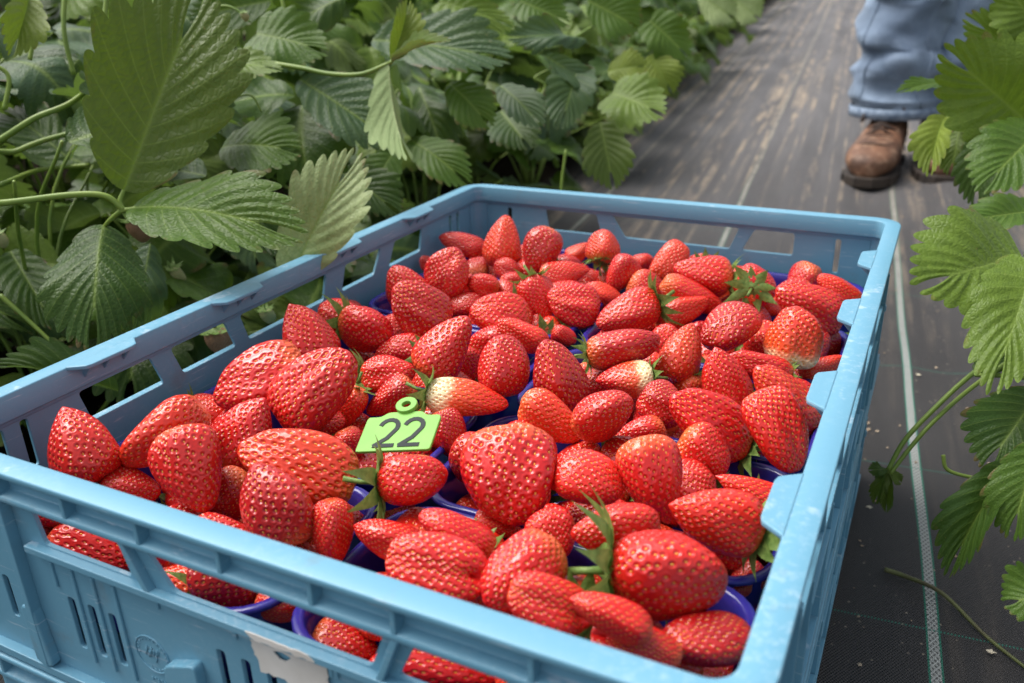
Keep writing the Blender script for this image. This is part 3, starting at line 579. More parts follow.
BER=json.loads(r'''[[[0.037,0.5093,-0.0391],[-0.904,-0.325,0.277],0.0458,0.0254,"e","r","","bright red long narrow strawberry, leftmost in the rearmost left punnet"],
[[0.0606,0.4912,-0.0585],[-0.579,0.811,0.087],0.0341,0.0297,"b","r","","half-hidden bright red rounded strawberry, second from the left in the rearmost left punnet"],
[[0.0549,0.5259,-0.0714],[-0.405,0.788,0.463],0.0417,0.0362,"e","o","","half-hidden orange-red long narrow strawberry, third from the left in the rearmost left punnet"],
[[0.0876,0.4994,-0.0284],[-0.115,0.379,0.918],0.0494,0.0379,"c","o","","tall pointed orange-red strawberry standing highest before the rear wall window"],
[[0.1013,0.4793,-0.0505],[-0.716,-0.03,0.698],0.0294,0.0266,"b","r","","bright red rounded strawberry, fifth from the left in the rearmost left punnet"],
[[0.087,0.5087,-0.053],[-0.241,0.315,0.918],0.014,0.0155,"b","r","","bright red rounded strawberry, sixth from the left in the rearmost left punnet"],
[[0.0956,0.5382,-0.0537],[-0.893,0.137,0.429],0.0336,0.0292,"c","o","c","half-hidden orange-red conical strawberry, seventh from the left in the rearmost left punnet"],
[[0.0859,0.56,-0.067],[-0.219,-0.973,-0.077],0.0366,0.0318,"b","k","c","half-hidden dark red rounded strawberry, eighth from the left in the rearmost left punnet"],
[[0.1222,0.4997,-0.0565],[0.957,-0.231,0.175],0.0391,0.034,"c","r","","half-hidden bright red conical strawberry, ninth from the left in the rearmost left punnet"],
[[0.1344,0.4829,-0.028],[-0.188,-0.652,-0.735],0.0438,0.0426,"b","k","","dark rounded strawberry right of the tallest pointed one at the rear"],
[[0.1468,0.5166,-0.0533],[0.411,0.901,-0.139],0.0326,0.0284,"b","r","c","half-hidden bright red rounded strawberry, eleventh from the left in the rearmost left punnet"],
[[0.1368,0.5458,-0.0664],[-0.819,-0.302,0.488],0.0373,0.0324,"e","r","","half-hidden bright red long narrow strawberry, twelfth from the left in the rearmost left punnet"],
[[0.1644,0.4938,-0.0694],[-0.434,-0.684,-0.586],0.0377,0.0328,"c","r","","half-hidden bright red conical strawberry, thirteenth from the left in the rearmost left punnet"],
[[0.1382,0.5648,-0.052],[0.675,0.567,0.473],0.0276,0.0217,"c","o","","orange-red conical strawberry, fourteenth from the left in the rearmost left punnet"],
[[0.1669,0.531,-0.068],[0.899,0.305,-0.315],0.0264,0.0216,"b","r","","bright red rounded strawberry, fifteenth from the left in the rearmost left punnet"],
[[0.1813,0.5168,-0.028],[-0.064,0.564,0.823],0.0311,0.0326,"b","o","c","strawberry with pale shoulder and hanging green calyx in front of the rear wall"],
[[0.1858,0.5233,-0.0624],[-0.172,-0.874,-0.454],0.0373,0.0325,"c","o","","half-hidden orange-red conical strawberry, seventeenth from the left in the rearmost left punnet"],
[[0.1757,0.5601,-0.0684],[-0.58,0.615,0.534],0.0371,0.0323,"b","k","c","half-hidden dark red rounded strawberry, eighteenth from the left in the rearmost left punnet"],
[[0.2099,0.4842,-0.0412],[-0.436,-0.557,-0.707],0.0371,0.0297,"c","r","","bright red conical strawberry, nineteenth from the left in the rearmost left punnet"],
[[0.2077,0.5528,-0.052],[0.241,-0.315,-0.918],0.0193,0.0214,"b","r","","bright red rounded strawberry, twentieth from the left in the rearmost left punnet"],
[[0.0564,0.3799,-0.04],[-0.48,-0.039,0.877],0.0433,0.0401,"c","r","","bright red conical strawberry, leftmost in the fourth-row left punnet"],
[[0.041,0.4038,-0.078],[-0.253,-0.961,0.113],0.0353,0.0307,"c","r","","half-hidden bright red conical strawberry, second from the left in the fourth-row left punnet"],
[[0.0218,0.4686,-0.0488],[0.869,0.486,0.097],0.0154,0.0154,"b","r","","bright red rounded strawberry, third from the left in the fourth-row left punnet"],
[[0.0866,0.3783,-0.055],[0.114,-0.993,-0.026],0.0336,0.0292,"c","r","c","half-hidden bright red conical strawberry, fourth from the left in the fourth-row left punnet"],
[[0.087,0.3992,-0.028],[0.362,0.289,0.886],0.0423,0.0399,"w","r","","bright red broad ridged strawberry, fifth from the left in the fourth-row left punnet"],
[[0.0797,0.4124,-0.068],[0.889,0.458,0.019],0.0325,0.0233,"c","r","","bright red conical strawberry, sixth from the left in the fourth-row left punnet"],
[[0.0709,0.4429,-0.0576],[0.847,0.132,0.514],0.037,0.0322,"c","r","c","half-hidden bright red conical strawberry, seventh from the left in the fourth-row left punnet"],
[[0.1056,0.3945,-0.055],[0.904,0.251,0.347],0.0333,0.029,"b","k","c","half-hidden dark red rounded strawberry, eighth from the left in the fourth-row left punnet"],
[[0.085,0.4385,-0.085],[-0.063,-0.985,0.158],0.0393,0.0342,"b","r","","half-hidden bright red rounded strawberry, ninth from the left in the fourth-row left punnet"],
[[0.1096,0.4002,-0.0895],[0.56,0.825,0.077],0.0356,0.031,"b","o","","half-hidden orange-red rounded strawberry, tenth from the left in the fourth-row left punnet"],
[[0.1138,0.4089,-0.04],[-0.812,-0.443,0.379],0.0282,0.0273,"b","r","","bright red rounded strawberry, eleventh from the left in the fourth-row left punnet"],
[[0.1314,0.3786,-0.0556],[-0.833,0.41,-0.372],0.0356,0.0309,"e","o","","half-hidden orange-red long narrow strawberry, twelfth from the left in the fourth-row left punnet"],
[[0.11,0.4239,-0.0783],[0.499,0.323,0.804],0.0362,0.0315,"c","o","","half-hidden orange-red conical strawberry, thirteenth from the left in the fourth-row left punnet"],
[[0.1429,0.3839,-0.0853],[-0.246,0.467,0.849],0.0392,0.0341,"c","o","","half-hidden orange-red conical strawberry, fourteenth from the left in the fourth-row left punnet"],
[[0.1305,0.4197,-0.0534],[0.706,-0.661,-0.255],0.0326,0.0284,"c","r","","half-hidden bright red conical strawberry, fifteenth from the left in the fourth-row left punnet"],
[[0.1206,0.4548,-0.052],[0.897,0.442,-0.025],0.0267,0.0253,"b","r","","bright red rounded strawberry, sixteenth from the left in the fourth-row left punnet"],
[[0.1597,0.3834,-0.0541],[0.56,-0.702,-0.439],0.0331,0.0287,"e","k","c","half-hidden dark red long narrow strawberry, seventeenth from the left in the fourth-row left punnet"],
[[0.1432,0.4453,-0.0899],[-0.778,-0.459,-0.429],0.0371,0.0323,"e","r","c","half-hidden bright red long narrow strawberry, eighteenth from the left in the fourth-row left punnet"],
[[0.1636,0.4062,-0.0804],[0.341,0.611,0.715],0.0396,0.0345,"c","o","","half-hidden orange-red conical strawberry, nineteenth from the left in the fourth-row left punnet"],
[[0.1705,0.4011,-0.04],[0.549,-0.303,-0.779],0.0384,0.0307,"c","r","c","bright red conical strawberry, twentieth from the left in the fourth-row left punnet"],
[[0.183,0.3872,-0.0664],[-0.413,0.857,-0.308],0.0351,0.0306,"e","o","c","half-hidden orange-red long narrow strawberry, twenty-first from the left in the fourth-row left punnet"],
[[0.1642,0.466,-0.04],[0.852,0.502,0.148],0.0449,0.0242,"c","r","","bright red conical strawberry, twenty-second from the left in the fourth-row left punnet"],
[[0.2089,0.3605,-0.052],[0.884,0.264,-0.386],0.0203,0.0187,"b","r","","bright red rounded strawberry, twenty-third from the left in the fourth-row left punnet"],
[[0.1734,0.4471,-0.0547],[-0.705,-0.489,0.513],0.0373,0.0324,"b","r","c","half-hidden bright red rounded strawberry, twenty-fourth from the left in the fourth-row left punnet"],
[[0.1826,0.4283,-0.0704],[-0.278,0.777,-0.565],0.0337,0.0293,"b","k","c","half-hidden dark red rounded strawberry, twenty-fifth from the left in the fourth-row left punnet"],
[[0.2017,0.3979,-0.04],[-0.822,-0.474,0.315],0.044,0.036,"w","r","","bright red broad ridged strawberry, twenty-sixth from the left in the fourth-row left punnet"],
[[0.2044,0.4536,-0.052],[0.909,0.391,-0.144],0.0347,0.0224,"e","o","","orange-red long narrow strawberry, twenty-seventh from the left in the fourth-row left punnet"],
[[0.0449,0.301,-0.0404],[0.907,0.407,-0.108],0.0358,0.0384,"b","r","","bright red rounded strawberry, leftmost in the third-row left punnet"],
[[0.0654,0.2764,-0.0693],[0.372,0.916,0.15],0.0336,0.0292,"b","o","c","half-hidden orange-red rounded strawberry, second from the left in the third-row left punnet"],
[[0.0251,0.3395,-0.0509],[0.897,0.442,-0.025],0.0203,0.0226,"b","r","","bright red rounded strawberry, third from the left in the third-row left punnet"],
[[0.0583,0.2994,-0.0789],[-0.831,-0.355,0.429],0.0378,0.0329,"c","k","","half-hidden dark red conical strawberry, fourth from the left in the third-row left punnet"],
[[0.0784,0.2896,-0.0396],[0.978,0.112,-0.176],0.0427,0.0397,"b","r","c","bright red rounded strawberry, fifth from the left in the third-row left punnet"],
[[0.0906,0.271,-0.0766],[0.084,0.994,0.073],0.0345,0.03,"e","k","c","half-hidden dark red long narrow strawberry, sixth from the left in the third-row left punnet"],
[[0.0687,0.3315,-0.0602],[0.444,0.792,0.419],0.0366,0.0318,"b","o","","half-hidden orange-red rounded strawberry, seventh from the left in the third-row left punnet"],
[[0.107,0.2896,-0.052],[-0.867,-0.488,-0.103],0.0373,0.0294,"c","r","","bright red conical strawberry, eighth from the left in the third-row left punnet"],
[[0.1262,0.2663,-0.0726],[0.634,-0.765,0.115],0.0339,0.0294,"c","r","","half-hidden bright red conical strawberry, ninth from the left in the third-row left punnet"],
[[0.1183,0.292,-0.0866],[-0.148,-0.972,0.184],0.0352,0.0306,"b","r","","half-hidden bright red rounded strawberry, tenth from the left in the third-row left punnet"],
[[0.1108,0.3142,-0.028],[-0.603,-0.408,0.686],0.0512,0.0413,"w","k","","dark red broad ridged strawberry, eleventh from the left in the third-row left punnet"],
[[0.1349,0.2859,-0.0546],[-0.396,0.633,-0.665],0.0345,0.03,"c","r","c","half-hidden bright red conical strawberry, twelfth from the left in the third-row left punnet"],
[[0.1498,0.2668,-0.0651],[0.88,-0.46,0.116],0.0351,0.0305,"c","o","c","half-hidden orange-red conical strawberry, thirteenth from the left in the third-row left punnet"],
[[0.1641,0.2609,-0.028],[0.447,0.398,0.801],0.0498,0.0383,"c","r","","bright red conical strawberry, fourteenth from the left in the third-row left punnet"],
[[0.1575,0.2681,-0.0885],[0.974,0.218,0.064],0.0322,0.028,"b","r","","half-hidden bright red rounded strawberry, fifteenth from the left in the third-row left punnet"],
[[0.1326,0.332,-0.0642],[-0.875,0.437,0.207],0.0404,0.0351,"c","o","c","half-hidden orange-red conical strawberry, sixteenth from the left in the third-row left punnet"],
[[0.161,0.29,-0.0552],[0.362,-0.527,0.769],0.0356,0.031,"c","r","c","half-hidden bright red conical strawberry, seventeenth from the left in the third-row left punnet"],
[[0.1746,0.2659,-0.0636],[0.824,0.311,-0.474],0.0342,0.0298,"c","o","","half-hidden orange-red conical strawberry, eighteenth from the left in the third-row left punnet"],
[[0.1864,0.2766,-0.0889],[0.813,0.566,-0.135],0.0359,0.0312,"e","o","","half-hidden orange-red long narrow strawberry, nineteenth from the left in the third-row left punnet"],
[[0.162,0.3273,-0.0546],[-0.919,-0.361,-0.158],0.0358,0.0312,"e","r","","half-hidden bright red long narrow strawberry, twentieth from the left in the third-row left punnet"],
[[0.1582,0.3539,-0.04],[-0.823,-0.498,0.273],0.0473,0.0365,"w","r","","bright red broad ridged strawberry, twenty-first from the left in the third-row left punnet"],
[[0.1807,0.3133,-0.0821],[0.42,-0.769,-0.481],0.041,0.0356,"b","o","c","half-hidden orange-red rounded strawberry, twenty-second from the left in the third-row left punnet"],
[[0.1905,0.3251,-0.04],[-0.87,-0.234,0.434],0.0401,0.0251,"e","o","","orange-red long narrow strawberry, twenty-third from the left in the third-row left punnet"],
[[0.027,0.1748,-0.068],[0.256,-0.307,-0.917],0.0242,0.0259,"b","r","","bright red rounded strawberry, leftmost in the second-row left punnet"],
[[0.0426,0.1641,-0.0569],[0.9,0.431,-0.061],0.0335,0.0291,"e","o","c","half-hidden orange-red long narrow strawberry, second from the left in the second-row left punnet"],
[[0.0687,0.1534,-0.0607],[-0.815,-0.442,-0.374],0.0399,0.0347,"c","r","","half-hidden bright red conical strawberry, third from the left in the second-row left punnet"],
[[0.0814,0.1717,-0.0293],[-0.737,-0.613,-0.285],0.0611,0.0417,"w","r","","bright red broad ridged strawberry, fourth from the left in the second-row left punnet"],
[[0.1013,0.1531,-0.0689],[0.825,-0.274,0.494],0.0394,0.0343,"c","r","","half-hidden bright red conical strawberry, fifth from the left in the second-row left punnet"],
[[0.0638,0.2394,-0.028],[-0.441,-0.005,0.898],0.0487,0.0392,"c","r","","bright red conical strawberry, sixth from the left in the second-row left punnet"],
[[0.0982,0.1899,-0.0842],[0.938,-0.092,-0.335],0.0334,0.0291,"c","r","","half-hidden bright red conical strawberry, seventh from the left in the second-row left punnet"],
[[0.1286,0.1659,-0.0245],[0.514,0.493,0.702],0.0615,0.0459,"w","r","","bright red broad ridged strawberry, eighth from the left in the second-row left punnet"],
[[0.1164,0.1769,-0.0544],[0.902,0.429,-0.057],0.0381,0.0243,"e","r","","bright red long narrow strawberry, ninth from the left in the second-row left punnet"],
[[0.0894,0.2162,-0.0769],[0.708,-0.45,-0.544],0.0367,0.0319,"e","k","","half-hidden dark red long narrow strawberry, tenth from the left in the second-row left punnet"],
[[0.1015,0.217,-0.0548],[0.997,-0.02,-0.078],0.0338,0.0294,"c","k","c","half-hidden dark red conical strawberry, eleventh from the left in the second-row left punnet"],
[[0.1225,0.2004,-0.0541],[-0.242,-0.551,-0.799],0.0328,0.0286,"c","o","c","half-hidden orange-red conical strawberry, twelfth from the left in the second-row left punnet"],
[[0.157,0.1587,-0.052],[0.493,-0.158,-0.856],0.0203,0.0226,"b","r","","bright red rounded strawberry, thirteenth from the left in the second-row left punnet"],
[[0.1202,0.2073,-0.0793],[-0.044,0.998,0.045],0.0367,0.0319,"b","o","c","half-hidden orange-red rounded strawberry, fourteenth from the left in the second-row left punnet"],
[[0.1635,0.1559,-0.0727],[0.962,-0.241,-0.129],0.0384,0.0334,"e","k","","half-hidden dark red long narrow strawberry, fifteenth from the left in the second-row left punnet"],
[[0.1527,0.185,-0.076],[0.247,0.953,-0.178],0.0418,0.0363,"c","r","","half-hidden bright red conical strawberry, sixteenth from the left in the second-row left punnet"],
[[0.1356,0.2316,-0.0416],[0.948,0.311,0.075],0.0376,0.0283,"b","r","c","bright red rounded strawberry, seventeenth from the left in the second-row left punnet"],
[[0.1476,0.2161,-0.0503],[-0.651,-0.569,-0.503],0.0361,0.0246,"c","k","","dark red conical strawberry, eighteenth from the left in the second-row left punnet"],
[[0.1864,0.154,-0.0875],[-0.484,0.875,0.021],0.0357,0.031,"e","r","","half-hidden bright red long narrow strawberry, nineteenth from the left in the second-row left punnet"],
[[0.183,0.1773,-0.0706],[0.105,-0.941,0.323],0.0404,0.0352,"b","r","","half-hidden bright red rounded strawberry, twentieth from the left in the second-row left punnet"],
[[0.1586,0.2185,-0.0869],[-0.819,0.155,0.552],0.0358,0.0311,"c","k","","half-hidden dark red conical strawberry, twenty-first from the left in the second-row left punnet"],
[[0.1813,0.2032,-0.0881],[0.87,-0.479,-0.118],0.0333,0.029,"b","k","","half-hidden dark red rounded strawberry, twenty-second from the left in the second-row left punnet"],
[[0.1847,0.2144,-0.0623],[0.827,-0.532,-0.182],0.0345,0.03,"b","o","c","half-hidden orange-red rounded strawberry, twenty-third from the left in the second-row left punnet"],
[[0.2055,0.1924,-0.052],[0.436,-0.197,-0.878],0.0323,0.0261,"c","k","","dark red conical strawberry, twenty-fourth from the left in the second-row left punnet"],
[[0.204,0.2172,-0.04],[0.909,0.366,-0.198],0.0518,0.0253,"c","o","wC","orange-red strawberry lying with white shoulder to the left, just above the green tag"],
[[0.2161,0.2475,-0.028],[-0.177,0.162,0.971],0.0393,0.0366,"b","r","","bright red rounded strawberry, leftmost in the third-row right punnet"],
[[0.2538,0.2481,-0.028],[-0.378,0.04,0.925],0.0482,0.0366,"c","k","","dark red conical strawberry, second from the left in the third-row right punnet"],
[[0.2412,0.3329,-0.068],[0.202,-0.336,-0.92],0.023,0.0206,"b","r","","bright red rounded strawberry, third from the left in the third-row right punnet"],
[[0.2538,0.3033,-0.0585],[-0.859,-0.506,-0.083],0.0337,0.0293,"c","r","c","half-hidden bright red conical strawberry, fourth from the left in the third-row right punnet"],
[[0.2682,0.2677,-0.0833],[0.761,0.587,-0.275],0.0369,0.0321,"c","k","","half-hidden dark red conical strawberry, fifth from the left in the third-row right punnet"],
[[0.2751,0.3041,-0.028],[0.853,0.501,0.146],0.0502,0.0301,"e","k","c","dark red long narrow strawberry, sixth from the left in the third-row right punnet"],
[[0.276,0.3046,-0.0782],[0.867,0.366,0.337],0.0357,0.0311,"c","k","c","half-hidden dark red conical strawberry, seventh from the left in the third-row right punnet"],
[[0.2851,0.2822,-0.04],[-0.886,-0.463,-0.031],0.0373,0.0272,"c","r","wc","bright red conical strawberry, eighth from the left in the third-row right punnet"],
[[0.2833,0.3229,-0.0536],[-0.775,-0.594,-0.217],0.0327,0.0284,"e","o","","half-hidden orange-red long narrow strawberry, ninth from the left in the third-row right punnet"],
[[0.3068,0.2727,-0.0897],[0.354,-0.007,0.935],0.0375,0.0326,"e","k","","half-hidden dark red long narrow strawberry, tenth from the left in the third-row right punnet"],
[[0.3073,0.2819,-0.0609],[-0.688,0.663,-0.294],0.0411,0.0357,"c","r","","half-hidden bright red conical strawberry, eleventh from the left in the third-row right punnet"],
[[0.3177,0.2578,-0.04],[0.888,0.016,-0.459],0.031,0.0274,"b","k","","dark red rounded strawberry, twelfth from the left in the third-row right punnet"],
[[0.3057,0.3363,-0.04],[0.208,0.504,0.838],0.0442,0.0354,"c","o","","orange-red conical strawberry, thirteenth from the left in the third-row right punnet"],
[[0.3171,0.3259,-0.0663],[0.224,-0.315,-0.922],0.0325,0.0282,"c","o","c","half-hidden orange-red conical strawberry, fourteenth from the left in the third-row right punnet"],
[[0.3352,0.2687,-0.0716],[0.532,-0.833,-0.152],0.0356,0.031,"c","r","","half-hidden bright red conical strawberry, fifteenth from the left in the third-row right punnet"],
[[0.3422,0.3067,-0.04],[-0.363,0.058,0.93],0.0428,0.0309,"c","r","","bright red conical strawberry, sixteenth from the left in the third-row right punnet"],
[[0.3621,0.2767,-0.0896],[-0.978,-0.042,0.203],0.0326,0.0283,"c","o","","half-hidden orange-red conical strawberry, seventeenth from the left in the third-row right punnet"],
[[0.3664,0.2728,-0.0586],[0.171,0.981,-0.091],0.0401,0.0348,"c","o","c","half-hidden orange-red conical strawberry, eighteenth from the left in the third-row right punnet"],
[[0.3596,0.3356,-0.04],[-0.9,-0.31,0.306],0.0429,0.0234,"e","r","c","bright red long narrow strawberry, nineteenth from the left in the third-row right punnet"],
[[0.3843,0.268,-0.0779],[-0.835,-0.355,0.42],0.0327,0.0284,"c","o","","half-hidden orange-red conical strawberry, twentieth from the left in the third-row right punnet"],
[[0.3838,0.2961,-0.04],[-0.706,-0.124,0.697],0.0538,0.0283,"e","o","","orange-red long narrow strawberry, twenty-first from the left in the third-row right punnet"],
[[0.3839,0.3291,-0.0564],[0.917,0.383,-0.113],0.0372,0.0323,"e","r","c","half-hidden bright red long narrow strawberry, twenty-second from the left in the third-row right punnet"],
[[0.2383,0.1662,-0.0893],[0.948,0.16,-0.276],0.0337,0.0293,"c","o","","half-hidden orange-red conical strawberry, leftmost in the second-row right punnet"],
[[0.2404,0.1725,-0.0534],[0.927,-0.367,-0.083],0.0389,0.0338,"c","r","","half-hidden bright red conical strawberry, second from the left in the second-row right punnet"],
[[0.2764,0.133,-0.028],[0.329,-0.61,-0.721],0.0509,0.0473,"w","r","","large blocky strawberry, broad end down, right of the tag over the open punnet corner"],
[[0.2533,0.1991,-0.0542],[0.536,-0.729,-0.426],0.0337,0.0293,"c","r","","half-hidden bright red conical strawberry, fourth from the left in the second-row right punnet"],
[[0.2491,0.2074,-0.0893],[-0.868,0.488,0.095],0.0334,0.0291,"c","k","c","half-hidden dark red conical strawberry, fifth from the left in the second-row right punnet"],
[[0.2644,0.177,-0.071],[0.661,-0.748,-0.05],0.0323,0.0281,"c","o","","half-hidden orange-red conical strawberry, sixth from the left in the second-row right punnet"],
[[0.287,0.1579,-0.0782],[-0.06,-0.868,0.492],0.037,0.0322,"c","o","","half-hidden orange-red conical strawberry, seventh from the left in the second-row right punnet"],
[[0.2628,0.2151,-0.04],[0.932,-0.022,-0.363],0.0417,0.029,"c","o","","orange-red conical strawberry, eighth from the left in the second-row right punnet"],
[[0.282,0.2025,-0.0633],[-0.497,-0.865,0.072],0.0387,0.0337,"c","o","","half-hidden orange-red conical strawberry, ninth from the left in the second-row right punnet"],
[[0.2931,0.1896,-0.0887],[-0.958,0.193,0.211],0.038,0.033,"c","r","","half-hidden bright red conical strawberry, tenth from the left in the second-row right punnet"],
[[0.3142,0.1446,-0.028],[0.97,0.057,-0.235],0.0348,0.0278,"b","o","","orange-red rounded strawberry, eleventh from the left in the second-row right punnet"],
[[0.3058,0.1808,-0.0551],[-0.903,-0.364,0.229],0.0356,0.031,"e","r","c","half-hidden bright red long narrow strawberry, twelfth from the left in the second-row right punnet"],
[[0.3169,0.1557,-0.0594],[-0.945,-0.252,0.207],0.035,0.0304,"c","r","","half-hidden bright red conical strawberry, thirteenth from the left in the second-row right punnet"],
[[0.2963,0.2108,-0.028],[0.75,0.252,0.611],0.0374,0.0323,"b","r","","bright red rounded strawberry, fourteenth from the left in the second-row right punnet"],
[[0.3215,0.1508,-0.0833],[0.447,0.895,-0.017],0.0345,0.03,"c","k","","half-hidden dark red conical strawberry, fifteenth from the left in the second-row right punnet"],
[[0.3123,0.212,-0.055],[0.947,-0.185,0.261],0.034,0.0295,"e","k","c","half-hidden dark red long narrow strawberry, sixteenth from the left in the second-row right punnet"],
[[0.3094,0.2346,-0.052],[-0.814,-0.527,-0.243],0.0358,0.0212,"c","r","","bright red conical strawberry, seventeenth from the left in the second-row right punnet"],
[[0.3423,0.1571,-0.028],[0.448,-0.373,-0.812],0.0443,0.0303,"c","r","","bright red conical strawberry, eighteenth from the left in the second-row right punnet"],
[[0.3279,0.2133,-0.0817],[0.932,0.353,0.084],0.0397,0.0345,"b","o","","half-hidden orange-red rounded strawberry, nineteenth from the left in the second-row right punnet"],
[[0.3452,0.1763,-0.08],[-0.779,0.548,0.305],0.0333,0.029,"c","o","c","half-hidden orange-red conical strawberry, twentieth from the left in the second-row right punnet"],
[[0.3582,0.1507,-0.0653],[-0.903,0.427,0.044],0.0354,0.0308,"e","r","","half-hidden bright red long narrow strawberry, twenty-first from the left in the second-row right punnet"],
[[0.3496,0.2015,-0.0687],[-0.647,-0.76,0.068],0.0367,0.0319,"b","k","c","half-hidden dark red rounded strawberry, twenty-second from the left in the second-row right punnet"],
[[0.354,0.1872,-0.046],[0.823,0.522,0.222],0.0263,0.0292,"b","r","","bright red rounded strawberry, twenty-third from the left in the second-row right punnet"],
[[0.3539,0.2107,-0.0407],[0.886,0.013,-0.464],0.0305,0.0324,"b","r","","bright red rounded strawberry, twenty-fourth from the left in the second-row right punnet"],
[[0.3521,0.2354,-0.033],[-0.745,-0.287,0.603],0.0553,0.0332,"w","r","c","bright red broad ridged strawberry, twenty-fifth from the left in the second-row right punnet"],
[[0.3788,0.1355,-0.028],[-0.869,-0.397,0.296],0.0443,0.029,"c","o","C","long strawberry with drooping green calyx against the right crate wall"],
[[0.3723,0.1784,-0.0771],[0.638,0.637,-0.434],0.0361,0.0314,"b","o","","half-hidden orange-red rounded strawberry, twenty-seventh from the left in the second-row right punnet"],
[[0.3784,0.1632,-0.0551],[0.706,-0.377,-0.599],0.0369,0.0321,"c","r","","half-hidden bright red conical strawberry, twenty-eighth from the left in the second-row right punnet"],
[[0.3823,0.1571,-0.09],[0.967,-0.186,0.173],0.0374,0.0325,"c","o","","half-hidden orange-red conical strawberry, twenty-ninth from the left in the second-row right punnet"],
[[0.3886,0.1421,-0.0673],[-0.776,-0.544,-0.318],0.0178,0.0124,"b","k","","dark red rounded strawberry, thirtieth from the left in the second-row right punnet"],
[[0.3826,0.2005,-0.0662],[-0.395,0.701,-0.593],0.0362,0.0315,"b","r","c","half-hidden bright red rounded strawberry, thirty-first from the left in the second-row right punnet"],
[[0.3925,0.1539,-0.0687],[-0.776,-0.544,-0.318],0.0182,0.0163,"b","k","","dark red rounded strawberry, thirty-second from the left in the second-row right punnet"],
[[0.3856,0.1834,-0.04],[-0.885,-0.265,0.383],0.0381,0.0217,"c","o","c","orange-red conical strawberry, thirty-third from the left in the second-row right punnet"],
[[0.3854,0.2155,-0.0898],[0.47,0.882,-0.02],0.0324,0.0282,"c","r","","half-hidden bright red conical strawberry, thirty-fourth from the left in the second-row right punnet"],
[[0.3887,0.2323,-0.0276],[0.598,-0.267,-0.756],0.0481,0.0318,"w","r","","bright red broad ridged strawberry, thirty-fifth from the left in the second-row right punnet"],
[[0.243,0.3879,-0.0631],[-0.988,-0.139,0.068],0.0362,0.0315,"b","r","","half-hidden bright red rounded strawberry, leftmost in the fourth-row right punnet"],
[[0.2466,0.3984,-0.04],[-0.792,-0.538,-0.289],0.0519,0.0336,"c","r","C","bright red conical strawberry, second from the left in the fourth-row right punnet"],
[[0.2436,0.4303,-0.0676],[0.877,0.303,0.372],0.0339,0.0295,"c","r","","half-hidden bright red conical strawberry, third from the left in the fourth-row right punnet"],
[[0.2683,0.397,-0.0681],[-0.773,0.522,0.361],0.0323,0.0281,"b","k","c","half-hidden dark red rounded strawberry, fourth from the left in the fourth-row right punnet"],
[[0.2823,0.3822,-0.0557],[0.022,0.022,1.0],0.0329,0.0286,"b","r","c","half-hidden bright red rounded strawberry, fifth from the left in the fourth-row right punnet"],
[[0.2664,0.4437,-0.081],[-0.292,-0.659,-0.694],0.0356,0.031,"b","r","","half-hidden bright red rounded strawberry, sixth from the left in the fourth-row right punnet"],
[[0.279,0.4349,-0.0486],[0.784,0.541,0.304],0.0474,0.025,"c","o","","orange-red conical strawberry, seventh from the left in the fourth-row right punnet"],
[[0.2816,0.4559,-0.0413],[0.872,0.238,-0.427],0.0538,0.0273,"e","r","","bright red long narrow strawberry, eighth from the left in the fourth-row right punnet"],
[[0.2975,0.4311,-0.067],[-0.158,-0.715,0.681],0.0384,0.0334,"c","r","","half-hidden bright red conical strawberry, ninth from the left in the fourth-row right punnet"],
[[0.3124,0.4057,-0.0688],[-0.621,-0.783,0.037],0.0362,0.0315,"e","r","c","half-hidden bright red long narrow strawberry, tenth from the left in the fourth-row right punnet"],
[[0.3211,0.3792,-0.0746],[0.089,0.957,-0.275],0.0379,0.033,"e","o","c","half-hidden orange-red long narrow strawberry, eleventh from the left in the fourth-row right punnet"],
[[0.332,0.3648,-0.028],[-0.488,-0.796,-0.357],0.0447,0.0362,"b","k","","dark red rounded strawberry, twelfth from the left in the fourth-row right punnet"],
[[0.3219,0.4407,-0.0894],[-0.51,-0.767,-0.39],0.0349,0.0303,"c","k","","half-hidden dark red conical strawberry, thirteenth from the left in the fourth-row right punnet"],
[[0.3301,0.4632,-0.028],[-0.014,0.989,-0.146],0.0384,0.0349,"b","r","cf","strawberry seen stalk end on with green star calyx near the rear right corner"],
[[0.3361,0.4478,-0.0566],[0.382,0.278,-0.882],0.0325,0.0283,"c","r","","half-hidden bright red conical strawberry, fifteenth from the left in the fourth-row right punnet"],
[[0.3536,0.3794,-0.0804],[0.969,0.2,0.144],0.0352,0.0306,"c","o","c","half-hidden orange-red conical strawberry, sixteenth from the left in the fourth-row right punnet"],
[[0.3478,0.4033,-0.0531],[-0.101,0.302,-0.948],0.0348,0.0302,"e","r","","half-hidden bright red long narrow strawberry, seventeenth from the left in the fourth-row right punnet"],
[[0.3432,0.4327,-0.068],[0.91,0.374,-0.181],0.0159,0.0175,"b","k","","dark red rounded strawberry, eighteenth from the left in the fourth-row right punnet"],
[[0.3753,0.364,-0.028],[0.008,0.17,0.985],0.0427,0.0385,"b","o","w","large strawberry with creamy white shoulder below, by the right crate wall"],
[[0.3772,0.4247,-0.087],[0.806,-0.591,-0.024],0.0375,0.0326,"c","r","","half-hidden bright red conical strawberry, twentieth from the left in the fourth-row right punnet"],
[[0.3826,0.3965,-0.0896],[0.814,0.291,0.503],0.0394,0.0342,"e","k","","half-hidden dark red long narrow strawberry, twenty-first from the left in the fourth-row right punnet"],
[[0.3846,0.3736,-0.068],[0.902,0.316,-0.295],0.0166,0.0184,"b","r","","bright red rounded strawberry, twenty-second from the left in the fourth-row right punnet"],
[[0.3799,0.416,-0.0542],[0.513,0.583,0.63],0.035,0.0304,"b","k","","half-hidden dark red rounded strawberry, twenty-third from the left in the fourth-row right punnet"],
